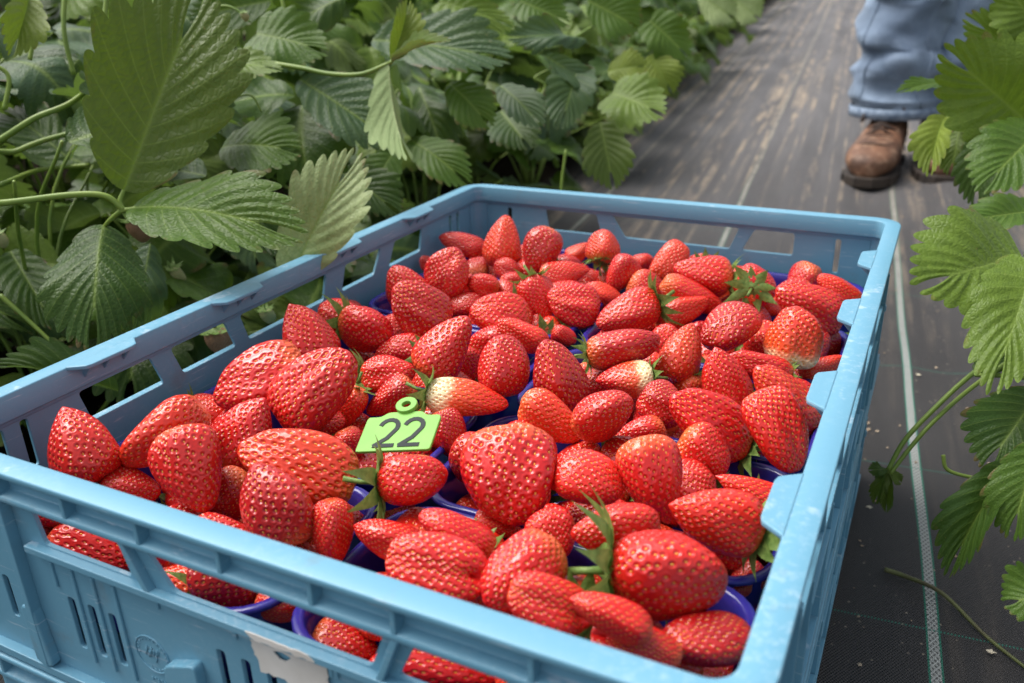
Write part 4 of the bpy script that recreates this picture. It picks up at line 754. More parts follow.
[[0.3762,0.4315,-0.028],[-0.835,-0.301,0.46],0.0557,0.0337,"e","r","","bright red long narrow strawberry, twenty-fourth from the left in the fourth-row right punnet"],
[[0.3865,0.4417,-0.0617],[-0.369,-0.9,0.231],0.0329,0.0286,"b","r","c","half-hidden bright red rounded strawberry, twenty-fifth from the left in the fourth-row right punnet"],
[[0.3949,0.3768,-0.052],[0.739,0.555,0.381],0.0329,0.0194,"c","o","","orange-red conical strawberry, twenty-sixth from the left in the fourth-row right punnet"],
[[0.2365,0.4812,-0.0507],[0.87,0.234,-0.434],0.0372,0.0293,"b","r","","bright red rounded strawberry, leftmost in the rearmost right punnet"],
[[0.2384,0.5286,-0.04],[-0.513,-0.567,-0.645],0.0465,0.0296,"c","o","","orange-red conical strawberry, second from the left in the rearmost right punnet"],
[[0.2629,0.5554,-0.0536],[-0.591,0.717,-0.369],0.0399,0.0347,"e","o","c","half-hidden orange-red long narrow strawberry, third from the left in the rearmost right punnet"],
[[0.2841,0.4775,-0.0298],[-0.91,-0.379,0.169],0.0487,0.0353,"c","r","c","bright red conical strawberry, fourth from the left in the rearmost right punnet"],
[[0.279,0.5211,-0.0626],[-0.968,0.198,-0.154],0.0399,0.0347,"c","r","","half-hidden bright red conical strawberry, fifth from the left in the rearmost right punnet"],
[[0.2908,0.4957,-0.0738],[0.738,0.559,-0.378],0.0372,0.0324,"c","r","","half-hidden bright red conical strawberry, sixth from the left in the rearmost right punnet"],
[[0.2827,0.5548,-0.0858],[0.765,0.644,-0.004],0.0325,0.0283,"c","r","c","half-hidden bright red conical strawberry, seventh from the left in the rearmost right punnet"],
[[0.2987,0.5388,-0.0573],[-0.957,-0.287,0.035],0.0335,0.0291,"c","r","","half-hidden bright red conical strawberry, eighth from the left in the rearmost right punnet"],
[[0.3106,0.4845,-0.052],[-0.89,-0.457,-0.014],0.026,0.0166,"c","r","","bright red conical strawberry, ninth from the left in the rearmost right punnet"],
[[0.2976,0.5628,-0.0581],[-0.081,0.937,0.339],0.0331,0.0288,"c","o","","half-hidden orange-red conical strawberry, tenth from the left in the rearmost right punnet"],
[[0.3118,0.5189,-0.0818],[0.987,-0.104,0.122],0.0423,0.0368,"c","k","c","half-hidden dark red conical strawberry, eleventh from the left in the rearmost right punnet"],
[[0.342,0.4767,-0.052],[0.909,0.355,-0.22],0.0201,0.0184,"b","o","","orange-red rounded strawberry, twelfth from the left in the rearmost right punnet"],
[[0.3337,0.5405,-0.0792],[0.015,0.985,0.174],0.0351,0.0306,"c","k","","half-hidden dark red conical strawberry, thirteenth from the left in the rearmost right punnet"],
[[0.3427,0.4932,-0.0674],[0.882,-0.239,0.406],0.0381,0.0331,"c","o","","half-hidden orange-red conical strawberry, fourteenth from the left in the rearmost right punnet"],
[[0.349,0.5209,-0.0569],[-0.76,-0.649,-0.035],0.0397,0.0345,"c","r","","half-hidden bright red conical strawberry, fifteenth from the left in the rearmost right punnet"],
[[0.3533,0.5597,-0.0545],[-0.354,-0.274,-0.894],0.0395,0.0343,"b","r","","half-hidden bright red rounded strawberry, sixteenth from the left in the rearmost right punnet"],
[[0.3792,0.507,-0.0822],[-0.735,-0.624,-0.264],0.038,0.033,"c","o","","half-hidden orange-red conical strawberry, seventeenth from the left in the rearmost right punnet"],
[[0.3774,0.5485,-0.068],[0.889,0.276,-0.365],0.0243,0.0195,"b","r","","bright red rounded strawberry, eighteenth from the left in the rearmost right punnet"],
[[0.3845,0.5361,-0.0885],[-0.747,-0.628,0.216],0.0373,0.0324,"e","r","","half-hidden bright red long narrow strawberry, nineteenth from the left in the rearmost right punnet"],
[[0.3915,0.4722,-0.028],[-0.833,-0.171,0.526],0.0389,0.0223,"e","o","","orange-red long narrow strawberry, twentieth from the left in the rearmost right punnet"],
[[0.2372,0.04,-0.0761],[0.908,0.346,-0.238],0.0304,0.0253,"c","k","","dark red conical strawberry, leftmost in the nearest right punnet"],
[[0.2445,0.0586,-0.0626],[-0.959,0.262,-0.11],0.0335,0.0291,"b","o","","half-hidden orange-red rounded strawberry, second from the left in the nearest right punnet"],
[[0.2596,0.0378,-0.0849],[-0.771,0.1,-0.629],0.0338,0.0294,"c","r","c","half-hidden bright red conical strawberry, third from the left in the nearest right punnet"],
[[0.2405,0.0761,-0.04],[-0.895,-0.294,0.334],0.0339,0.022,"c","r","","bright red conical strawberry, fourth from the left in the nearest right punnet"],
[[0.2339,0.109,-0.028],[0.88,0.472,0.056],0.0353,0.0318,"b","r","C","rounded strawberry below the green 22 tag, with bushy pale calyx on its left"],
[[0.2474,0.0817,-0.0763],[-0.334,0.942,0.039],0.0322,0.028,"b","r","","half-hidden bright red rounded strawberry, sixth from the left in the nearest right punnet"],
[[0.2424,0.1003,-0.0551],[-0.49,0.871,-0.013],0.0377,0.0328,"e","r","","half-hidden bright red long narrow strawberry, seventh from the left in the nearest right punnet"],
[[0.2694,0.0667,-0.066],[-0.586,0.81,-0.013],0.0389,0.0338,"c","r","","half-hidden bright red conical strawberry, eighth from the left in the nearest right punnet"],
[[0.2803,0.054,-0.028],[0.965,0.207,-0.163],0.0444,0.0278,"d","r","","bright red double-lobed strawberry, ninth from the left in the nearest right punnet"],
[[0.2881,0.04,-0.07],[0.909,0.393,-0.139],0.0533,0.0254,"e","r","","bright red long narrow strawberry, tenth from the left in the nearest right punnet"],
[[0.2844,0.0478,-0.0885],[-0.955,-0.284,-0.084],0.0325,0.0283,"c","r","c","half-hidden bright red conical strawberry, eleventh from the left in the nearest right punnet"],
[[0.2763,0.0796,-0.028],[-0.862,-0.218,0.457],0.0365,0.0199,"e","r","","bright red long narrow strawberry, twelfth from the left in the nearest right punnet"],
[[0.2945,0.0634,-0.0548],[0.172,-0.004,0.985],0.0323,0.0281,"c","k","","half-hidden dark red conical strawberry, thirteenth from the left in the nearest right punnet"],
[[0.2852,0.078,-0.0877],[-0.909,0.366,-0.199],0.0363,0.0315,"e","r","","half-hidden bright red long narrow strawberry, fourteenth from the left in the nearest right punnet"],
[[0.2751,0.1045,-0.0622],[0.046,0.524,-0.851],0.0331,0.0288,"b","o","c","half-hidden orange-red rounded strawberry, fifteenth from the left in the nearest right punnet"],
[[0.2743,0.1216,-0.052],[0.894,0.289,-0.343],0.0252,0.0142,"c","r","","bright red conical strawberry, sixteenth from the left in the nearest right punnet"],
[[0.2992,0.0884,-0.0606],[-0.557,0.137,0.819],0.0412,0.0358,"e","r","","half-hidden bright red long narrow strawberry, seventeenth from the left in the nearest right punnet"],
[[0.3145,0.0671,-0.028],[-0.472,-0.818,-0.327],0.0398,0.0282,"b","r","","bright red rounded strawberry, eighteenth from the left in the nearest right punnet"],
[[0.3295,0.04,-0.06],[-0.875,0.447,-0.188],0.0335,0.0291,"b","o","c","half-hidden orange-red rounded strawberry, nineteenth from the left in the nearest right punnet"],
[[0.3256,0.0635,-0.0887],[-0.413,-0.64,0.648],0.0332,0.0288,"c","o","","half-hidden orange-red conical strawberry, twentieth from the left in the nearest right punnet"],
[[0.3069,0.1117,-0.04],[-0.777,-0.584,0.235],0.0239,0.0257,"b","r","","bright red rounded strawberry, twenty-first from the left in the nearest right punnet"],
[[0.3335,0.0529,-0.028],[0.9,0.308,-0.309],0.0356,0.0223,"d","r","","bright red double-lobed strawberry, twenty-second from the left in the nearest right punnet"],
[[0.3198,0.0888,-0.0876],[0.624,-0.502,0.599],0.0391,0.034,"e","o","","half-hidden orange-red long narrow strawberry, twenty-third from the left in the nearest right punnet"],
[[0.3292,0.0795,-0.0541],[-0.744,0.49,-0.455],0.0422,0.0367,"c","k","c","half-hidden dark red conical strawberry, twenty-fourth from the left in the nearest right punnet"],
[[0.344,0.0582,-0.0705],[-0.836,0.458,-0.302],0.0333,0.029,"c","r","","half-hidden bright red conical strawberry, twenty-fifth from the left in the nearest right punnet"],
[[0.363,0.0442,-0.056],[-0.89,-0.367,-0.272],0.0345,0.03,"c","r","","half-hidden bright red conical strawberry, twenty-sixth from the left in the nearest right punnet"],
[[0.3598,0.0507,-0.0219],[-0.883,-0.261,0.39],0.0331,0.0185,"c","r","","bright red conical strawberry, twenty-seventh from the left in the nearest right punnet"],
[[0.3412,0.1095,-0.028],[-0.835,-0.548,-0.049],0.0403,0.0249,"c","r","","bright red conical strawberry, twenty-eighth from the left in the nearest right punnet"],
[[0.3567,0.0784,-0.0865],[-0.106,-0.993,-0.057],0.0347,0.0301,"c","o","c","half-hidden orange-red conical strawberry, twenty-ninth from the left in the nearest right punnet"],
[[0.3549,0.0934,-0.0654],[-0.724,0.209,0.658],0.036,0.0313,"c","o","c","half-hidden orange-red conical strawberry, thirtieth from the left in the nearest right punnet"],
[[0.3693,0.0557,-0.0378],[-0.906,-0.333,0.263],0.0362,0.0174,"d","r","","bright red double-lobed strawberry, thirty-first from the left in the nearest right punnet"],
[[0.3696,0.0898,-0.028],[0.935,0.353,-0.037],0.0484,0.0408,"b","r","C","large glossy strawberry near the front right corner with leafy calyx on its left"],
[[0.3814,0.0774,-0.0735],[0.82,-0.563,0.1],0.036,0.0313,"c","r","c","half-hidden bright red conical strawberry, thirty-third from the left in the nearest right punnet"],
[[0.3836,0.0741,-0.0563],[-0.885,-0.465,-0.036],0.0138,0.0154,"b","r","","bright red rounded strawberry, thirty-fourth from the left in the nearest right punnet"],
[[0.3846,0.0983,-0.0874],[-0.982,-0.19,0.006],0.0335,0.0291,"c","r","c","half-hidden bright red conical strawberry, thirty-fifth from the left in the nearest right punnet"],
[[0.391,0.0774,-0.0444],[-0.829,-0.543,0.135],0.0378,0.0238,"b","k","","dark rounded strawberry lying in the punnet corner nearest the front right corner"],
[[0.0418,0.04,-0.0713],[0.679,-0.006,-0.734],0.0197,0.0219,"b","k","","dark red rounded strawberry, leftmost in the nearest left punnet"],
[[0.0518,0.0457,-0.0552],[-0.792,-0.61,-0.014],0.0333,0.029,"b","r","","half-hidden bright red rounded strawberry, second from the left in the nearest left punnet"],
[[0.041,0.0561,-0.0877],[-0.948,0.276,0.157],0.0332,0.0288,"e","r","c","half-hidden bright red long narrow strawberry, third from the left in the nearest left punnet"],
[[0.0501,0.0649,-0.028],[-0.496,0.156,0.854],0.0456,0.0381,"c","r","","conical strawberry leaning in the near left corner of the crate"],
[[0.0399,0.0692,-0.061],[0.842,-0.499,0.204],0.0356,0.031,"e","r","","half-hidden bright red long narrow strawberry, fifth from the left in the nearest left punnet"],
[[0.0751,0.04,-0.0752],[0.901,0.311,-0.303],0.0509,0.0285,"c","r","","bright red conical strawberry, sixth from the left in the nearest left punnet"],
[[0.0676,0.0604,-0.0851],[-0.13,0.855,0.503],0.0354,0.0308,"c","r","","half-hidden bright red conical strawberry, seventh from the left in the nearest left punnet"],
[[0.0766,0.0687,-0.052],[0.883,0.467,0.043],0.0307,0.0275,"c","r","","bright red conical strawberry, eighth from the left in the nearest left punnet"],
[[0.0427,0.0943,-0.0781],[0.881,-0.2,0.429],0.0384,0.0334,"c","r","c","half-hidden bright red conical strawberry, ninth from the left in the nearest left punnet"],
[[0.092,0.0663,-0.0736],[0.924,-0.174,0.341],0.041,0.0356,"c","k","c","half-hidden dark red conical strawberry, tenth from the left in the nearest left punnet"],
[[0.0836,0.0917,-0.028],[-0.518,-0.702,-0.488],0.0517,0.0376,"b","o","","orange-red rounded strawberry, eleventh from the left in the nearest left punnet"],
[[0.1214,0.0551,-0.0617],[0.09,0.874,0.477],0.0424,0.0369,"e","r","","half-hidden bright red long narrow strawberry, twelfth from the left in the nearest left punnet"],
[[0.0858,0.0892,-0.0888],[0.162,0.766,-0.622],0.0329,0.0286,"b","o","c","half-hidden orange-red rounded strawberry, thirteenth from the left in the nearest left punnet"],
[[0.0739,0.1062,-0.0704],[0.175,-0.689,0.703],0.0354,0.0308,"e","r","","half-hidden bright red long narrow strawberry, fourteenth from the left in the nearest left punnet"],
[[0.125,0.07,-0.028],[0.586,-0.346,-0.732],0.0464,0.037,"c","r","","bright red conical strawberry, fifteenth from the left in the nearest left punnet"],
[[0.1462,0.04,-0.0735],[-0.887,-0.272,0.372],0.0433,0.0266,"c","o","wC","orange-red conical strawberry, sixteenth from the left in the nearest left punnet"],
[[0.1059,0.0899,-0.0599],[0.761,0.131,0.635],0.0389,0.0338,"c","r","c","half-hidden bright red conical strawberry, seventeenth from the left in the nearest left punnet"],
[[0.1544,0.0556,-0.0547],[0.95,0.313,-0.003],0.0335,0.0292,"b","r","","half-hidden bright red rounded strawberry, eighteenth from the left in the nearest left punnet"],
[[0.1456,0.0651,-0.0774],[-0.875,-0.101,0.474],0.0344,0.0299,"c","r","","half-hidden bright red conical strawberry, nineteenth from the left in the nearest left punnet"],
[[0.1091,0.1024,-0.0889],[-0.684,-0.539,-0.492],0.0332,0.0288,"b","o","","half-hidden orange-red rounded strawberry, twentieth from the left in the nearest left punnet"],
[[0.1308,0.0875,-0.052],[-0.567,-0.57,-0.595],0.0285,0.0277,"b","k","","dark red rounded strawberry, twenty-first from the left in the nearest left punnet"],
[[0.1764,0.0404,-0.0546],[0.721,0.424,0.548],0.0395,0.0343,"c","k","c","half-hidden dark red conical strawberry, twenty-second from the left in the nearest left punnet"],
[[0.1041,0.1292,-0.04],[0.344,0.464,0.816],0.0459,0.035,"c","r","","bright red conical strawberry, twenty-third from the left in the nearest left punnet"],
[[0.1766,0.0445,-0.0849],[-0.203,0.822,0.532],0.036,0.0313,"e","o","","half-hidden orange-red long narrow strawberry, twenty-fourth from the left in the nearest left punnet"],
[[0.1868,0.0626,-0.028],[-0.477,0.076,0.876],0.0437,0.0382,"c","k","","dark red conical strawberry, twenty-fifth from the left in the nearest left punnet"],
[[0.2013,0.04,-0.0653],[0.905,0.331,-0.266],0.022,0.0187,"b","r","","bright red rounded strawberry, twenty-sixth from the left in the nearest left punnet"],
[[0.1505,0.1025,-0.0756],[-0.239,-0.317,0.918],0.0391,0.034,"e","r","c","half-hidden bright red long narrow strawberry, twenty-seventh from the left in the nearest left punnet"],
[[0.188,0.064,-0.0595],[-0.884,0.381,0.269],0.0351,0.0305,"c","r","c","half-hidden bright red conical strawberry, twenty-eighth from the left in the nearest left punnet"],
[[0.177,0.0751,-0.0897],[0.607,0.481,0.632],0.0401,0.0349,"c","r","","half-hidden bright red conical strawberry, twenty-ninth from the left in the nearest left punnet"],
[[0.1736,0.0969,-0.028],[-0.896,-0.294,0.333],0.0637,0.0371,"w","o","","orange-red broad ridged strawberry, thirtieth from the left in the nearest left punnet"],
[[0.1788,0.1053,-0.0866],[0.709,0.64,-0.295],0.0333,0.029,"c","o","c","half-hidden orange-red conical strawberry, thirty-first from the left in the nearest left punnet"],
[[0.2135,0.0694,-0.04],[0.22,-0.326,-0.919],0.0322,0.0244,"c","r","","bright red conical strawberry, thirty-second from the left in the nearest left punnet"],
[[0.1877,0.1034,-0.0638],[0.974,0.228,0.007],0.0323,0.0281,"b","r","c","half-hidden bright red rounded strawberry, thirty-third from the left in the nearest left punnet"]]''')
rnd=random.Random(42)
for b in BER: put_berry(b[0],b[1],b[2],b[3],b[4],b[5],b[6],rnd,b[7],'ripe strawberries heaped in the punnets')

# ---------------------------------------------------------------- numbered tag standing in the fruit
TG=json.loads(r'''{"o":[0.21171015775170787,0.12572791674490705,-0.026506286867251302],"x":[0.04163231156334665,0.010522362406138186,0.0060006624378091955],"y":[-0.009109012312004228,0.024228794890201605,0.008137725281055927]}''')
T0=Vector(TG['o']); TX=Vector(TG['x']); TY=Vector(TG['y']); TY=(TY-TX.normalized()*TY.dot(TX.normalized())); sx=TX.length; TN=TX.normalized().cross(TY.normalized())
tm=Matrix((TX.normalized(),TY.normalized(),TN)).transposed().to_4x4(); tm.translation=T0
tg=empty('number_tag'); tg.matrix_world=tm; tag(tg,'light green plastic tag numbered 22 stuck upright among the strawberries','tag')
w=sx/2; h=TY.length
lp=[(-w,0),(w,0),(w*1.02,h*.72),(w*.80,h*.78),(w*.74,h*.93),(w*.30,h),(-w*.34,h),(-w*.62,h*.90),(-w*.84,h*.82),(-w*.86,h*.80)]
b=MB(); b.prism(rounded([(-w,0),(w*.95,0),(w,h*.86),(w*.94,h*.93),(w*.62,h*.93),(w*.45,h*1.05),(-w*.45,h*1.05),(-w*.62,h*.93),(-w*.94,h*.93),(-w*.98,h*.86)],.0018,3),lambda u,v:(u,v,.0009),lambda u,v:(u,v,-.0009)); b.build('tag_plate',M['tagm'],tg,smooth=False,bevel=.0004)
b=MB(); R0=w*.29
V=[];Fc=[];N=28
for k in range(N):
    a=2*PI*k/N
    for r,z_ in((R0,.0013),(R0,-.0013),(R0*.40,-.0013),(R0*.40,.0013)): V.append((r*math.cos(a),h*1.02+R0*.75+r*math.sin(a)*.9,z_+.0016))
for k in range(N):
    for q in range(4): Fc.append((k*4+q,k*4+(q+1)%4,((k+1)%N)*4+(q+1)%4,((k+1)%N)*4+q))
b.add(V,Fc); b.build('tag_ring',M['tagm'],tg,smooth=False,bevel=.0004)
b=MB()
def two(x0):
    s=h*.70; P=[]
    for k in range(11): a=math.radians(165-k*20.5); P.append((x0+s*.27*math.cos(a),h*.13+s*.72+s*.27*math.sin(a)))
    P+= [(x0+.05*s,h*.13+s*.28),(x0-s*.28,h*.13)]
    th=s*.068; n=len(P)
    def strip(P):
        for i in range(len(P)-1):
            a=Vector(P[i]);c=Vector(P[i+1]); t=(c-a).normalized(); nn=Vector((-t.y,t.x))*th; e=t*th*.35
            b.prism([tuple(a-e+nn),tuple(a-e-nn),tuple(c+e-nn),tuple(c+e+nn)],lambda u,v,i=i:(u,v,.00125+.00001*(i%2)),lambda u,v:(u,v,.0007))
    strip(P); a=(x0-s*.31,h*.13); c=(x0+s*.32,h*.13); 
    b.prism([(a[0],a[1]-th),(c[0],c[1]-th),(c[0],c[1]+th),(a[0],a[1]+th)],lambda u,v:(u,v,.00128),lambda u,v:(u,v,.0007))
two(-w*.30); two(w*.36)
b.build('number_22',M['ink'],tg,smooth=False,recalc=True)

# ---------------------------------------------------------------- strawberry leaves
def leaf_mesh(seed,nteeth=9,fold=.12,curl=.10,wave=.02,pleat=.016,res=1.0,twist=0.0,asym=0.0,rnd_=False):
    rs=np.random.RandomState(seed); per=int(10*res)+2; nu=nteeth*per+1; nt=max(6,int(18*res))
    s=np.linspace(0,1,nu)
    Vs=[];Fs=[];vein=[];edge=[]; off=0
    for side in(-1,1):
        jit=rs.uniform(-.25,.25,nteeth+2); ph=s*nteeth
        k=np.floor(ph).astype(int); fr=ph-k
        m=.75*s
        ang=np.radians(80-74*s**.85)
        ln=(.07+.45*np.clip(s/.42,0,1)**.75)*(1-.50*np.clip((s-.38)/.62,0,1)**1.3)
        if rnd_:
            ang=np.radians(108-103*s**.78); ln=(.24+.27*np.clip(s/.40,0,1)**.7)*(1-.42*np.clip((s-.40)/.60,0,1)**1.3)
        ln=ln*(1+asym*side)
        # teeth: rounded saw, point towards the leaf tip; vein runs to each tooth
        tooth=np.where(fr<.62,np.sin(fr/.62*np.pi/2)**.8,np.cos((fr-.62)/.38*np.pi/2)**.7)
        tl=1+(.15+.05*jit[np.clip(k,0,nteeth)])*(tooth-.5)*(1+.35*s)
        v=np.minimum(np.abs(fr-.62),np.abs(fr+.38)); v=np.minimum(v,np.abs(fr-1.62))
        t=np.linspace(0,1,nt)**.9
        Sg,Tg=np.meshgrid(s,t,indexing='ij'); mm=m[:,None]; A=(ang[:,None]-.30*(1-Tg)*0+.18*(1-Tg)); LL=(ln*tl)[:,None]*Tg
        # let the teeth grow only near the rim
        LL=ln[:,None]*Tg*(1+(tl[:,None]-1)*Tg**5)
        x=side*LL*np.sin(A); y=mm+LL*np.cos(A)
        vv=v[:,None]+0*Tg
        z=-pleat*np.cos(2*np.pi*(vv))*np.clip(Tg*3,0,1)*(1-.35*Tg)+.006
        z=z*-1
        z=z+fold*np.abs(x)*1.0-.0*Tg
        V=np.stack([x,y,z],-1).reshape(-1,3); Vs.append(V)
        f=grid_faces(nu,nt)+off; Fs.append(f if side>0 else f[:,::-1]); off+=len(V)
        wv=(.030*(1-.6*Tg)+.010)*(2.0 if res<1 else 1)
        ve=np.exp(-(vv/wv)**2)*(1-.35*Tg)*(.38 if res<1 else .8); mid=np.exp(-((LL*np.sin(np.abs(A)))/.011)**2); mid=np.maximum(mid,.35*np.exp(-((LL*np.sin(np.abs(A)))/.022)**2))
        vein.append(np.maximum(ve,mid*1.1).ravel()); edge.append(((Tg>.93)*(tooth[:,None]>.6)*1.0).ravel())
    V=np.concatenate(Vs); yy=V[:,1].copy(); xx=V[:,0].copy()
    ymax=yy.max(); ymin=min(0,yy.min())
    V[:,0]/=(np.abs(xx).max()*2); V[:,1]=yy/ymax
    xx=V[:,0]; yy=V[:,1]
    V[:,2]+=curl*(4*yy*(1-yy)-0)*1.0+wave*np.sin(yy*9+rs.rand()*6)*np.abs(xx)*4+wave*np.sin(xx*7+rs.rand()*6+yy*3)
    if curl: V[:,2]-=curl*.9*(xx*2)**2*.5*np.sign(curl)
    if twist:
        a=twist*(yy-.4); z=V[:,2].copy(); V[:,2]=z*np.cos(a)+xx*np.sin(a); V[:,0]=xx*np.cos(a)-z*np.sin(a)
    me=np_mesh('leaf',V,np.concatenate(Fs),True,None,{'vein':np.concatenate(vein),'edge':np.concatenate(edge),'cell':np.zeros(len(V))}); me.materials.append(M['leaf'])
    return me
LM={'flat':leaf_mesh(1,9,.27,.05,.018,.0045,3),'cup':leaf_mesh(2,9,.28,.08,.02,.005,3),'arch':leaf_mesh(3,9,-.12,.16,.03,.005,3),'fold':leaf_mesh(4,8,.9,.10,.03,.006,2),
    'wavy':leaf_mesh(5,8,.10,.08,.06,.006,2,.5),'pleat':leaf_mesh(6,9,.12,.06,.025,.0055,3,0,.03,True),'twist':leaf_mesh(7,9,.25,.12,.04,.007,2,-.7,.08)}
LMS=[leaf_mesh(20+i,7+i%3,fo,cu,wa,.0032,.8,tw,.0,i%2==0) for i,(fo,cu,wa,tw) in enumerate([(.12,.10,.05,.15),(.25,.14,.04,.4),(-.08,.18,.03,-.3),(.45,.10,.05,.2),(.05,.22,.05,-.6),(.2,.05,.06,0)])]
def put_leaf(parent,base,tip,nor,wd,me,colr):
    base=Vector(base);tip=Vector(tip); y=tip-base; L=y.length; y.normalize(); n=Vector(nor); n=(n-y*n.dot(y)).normalized(); x=y.cross(n)
    o=bpy.data.objects.new('leaf',me); COL.objects.link(o); o.color=(*colr,1)
    R=Matrix((x,y,n)).transposed().to_4x4(); mw=Matrix.Translation(base)@R@Matrix.Diagonal((wd,L,(L+wd)/2,1))
    o.parent=parent; o.matrix_parent_inverse=Matrix.Identity(4); o.matrix_local=Matrix.Translation(-Vector(parent.location))@mw
    return o
def stem_obj(parent,pts,r,mat='stem',name='stem',smooth=10):
    off=Vector(parent.location) if parent else Vector((0,0,0))
    P=bez([Vector(p)-off for p in pts],smooth); n=len(P); rr_=[r[0]+(r[1]-r[0])*i/(n-1) for i in range(n)] if isinstance(r,tuple) else r
    b=MB(); b.tube(P,rr_,8); return b.build(name,M[mat],parent)
G=dict(dark=(.032,.072,.014),mid=(.060,.122,.016),bright=(.120,.190,.026),blue=(.050,.096,.048),pale=(.36,.44,.20),yellow=(.20,.26,.04),olive=(.085,.125,.024))
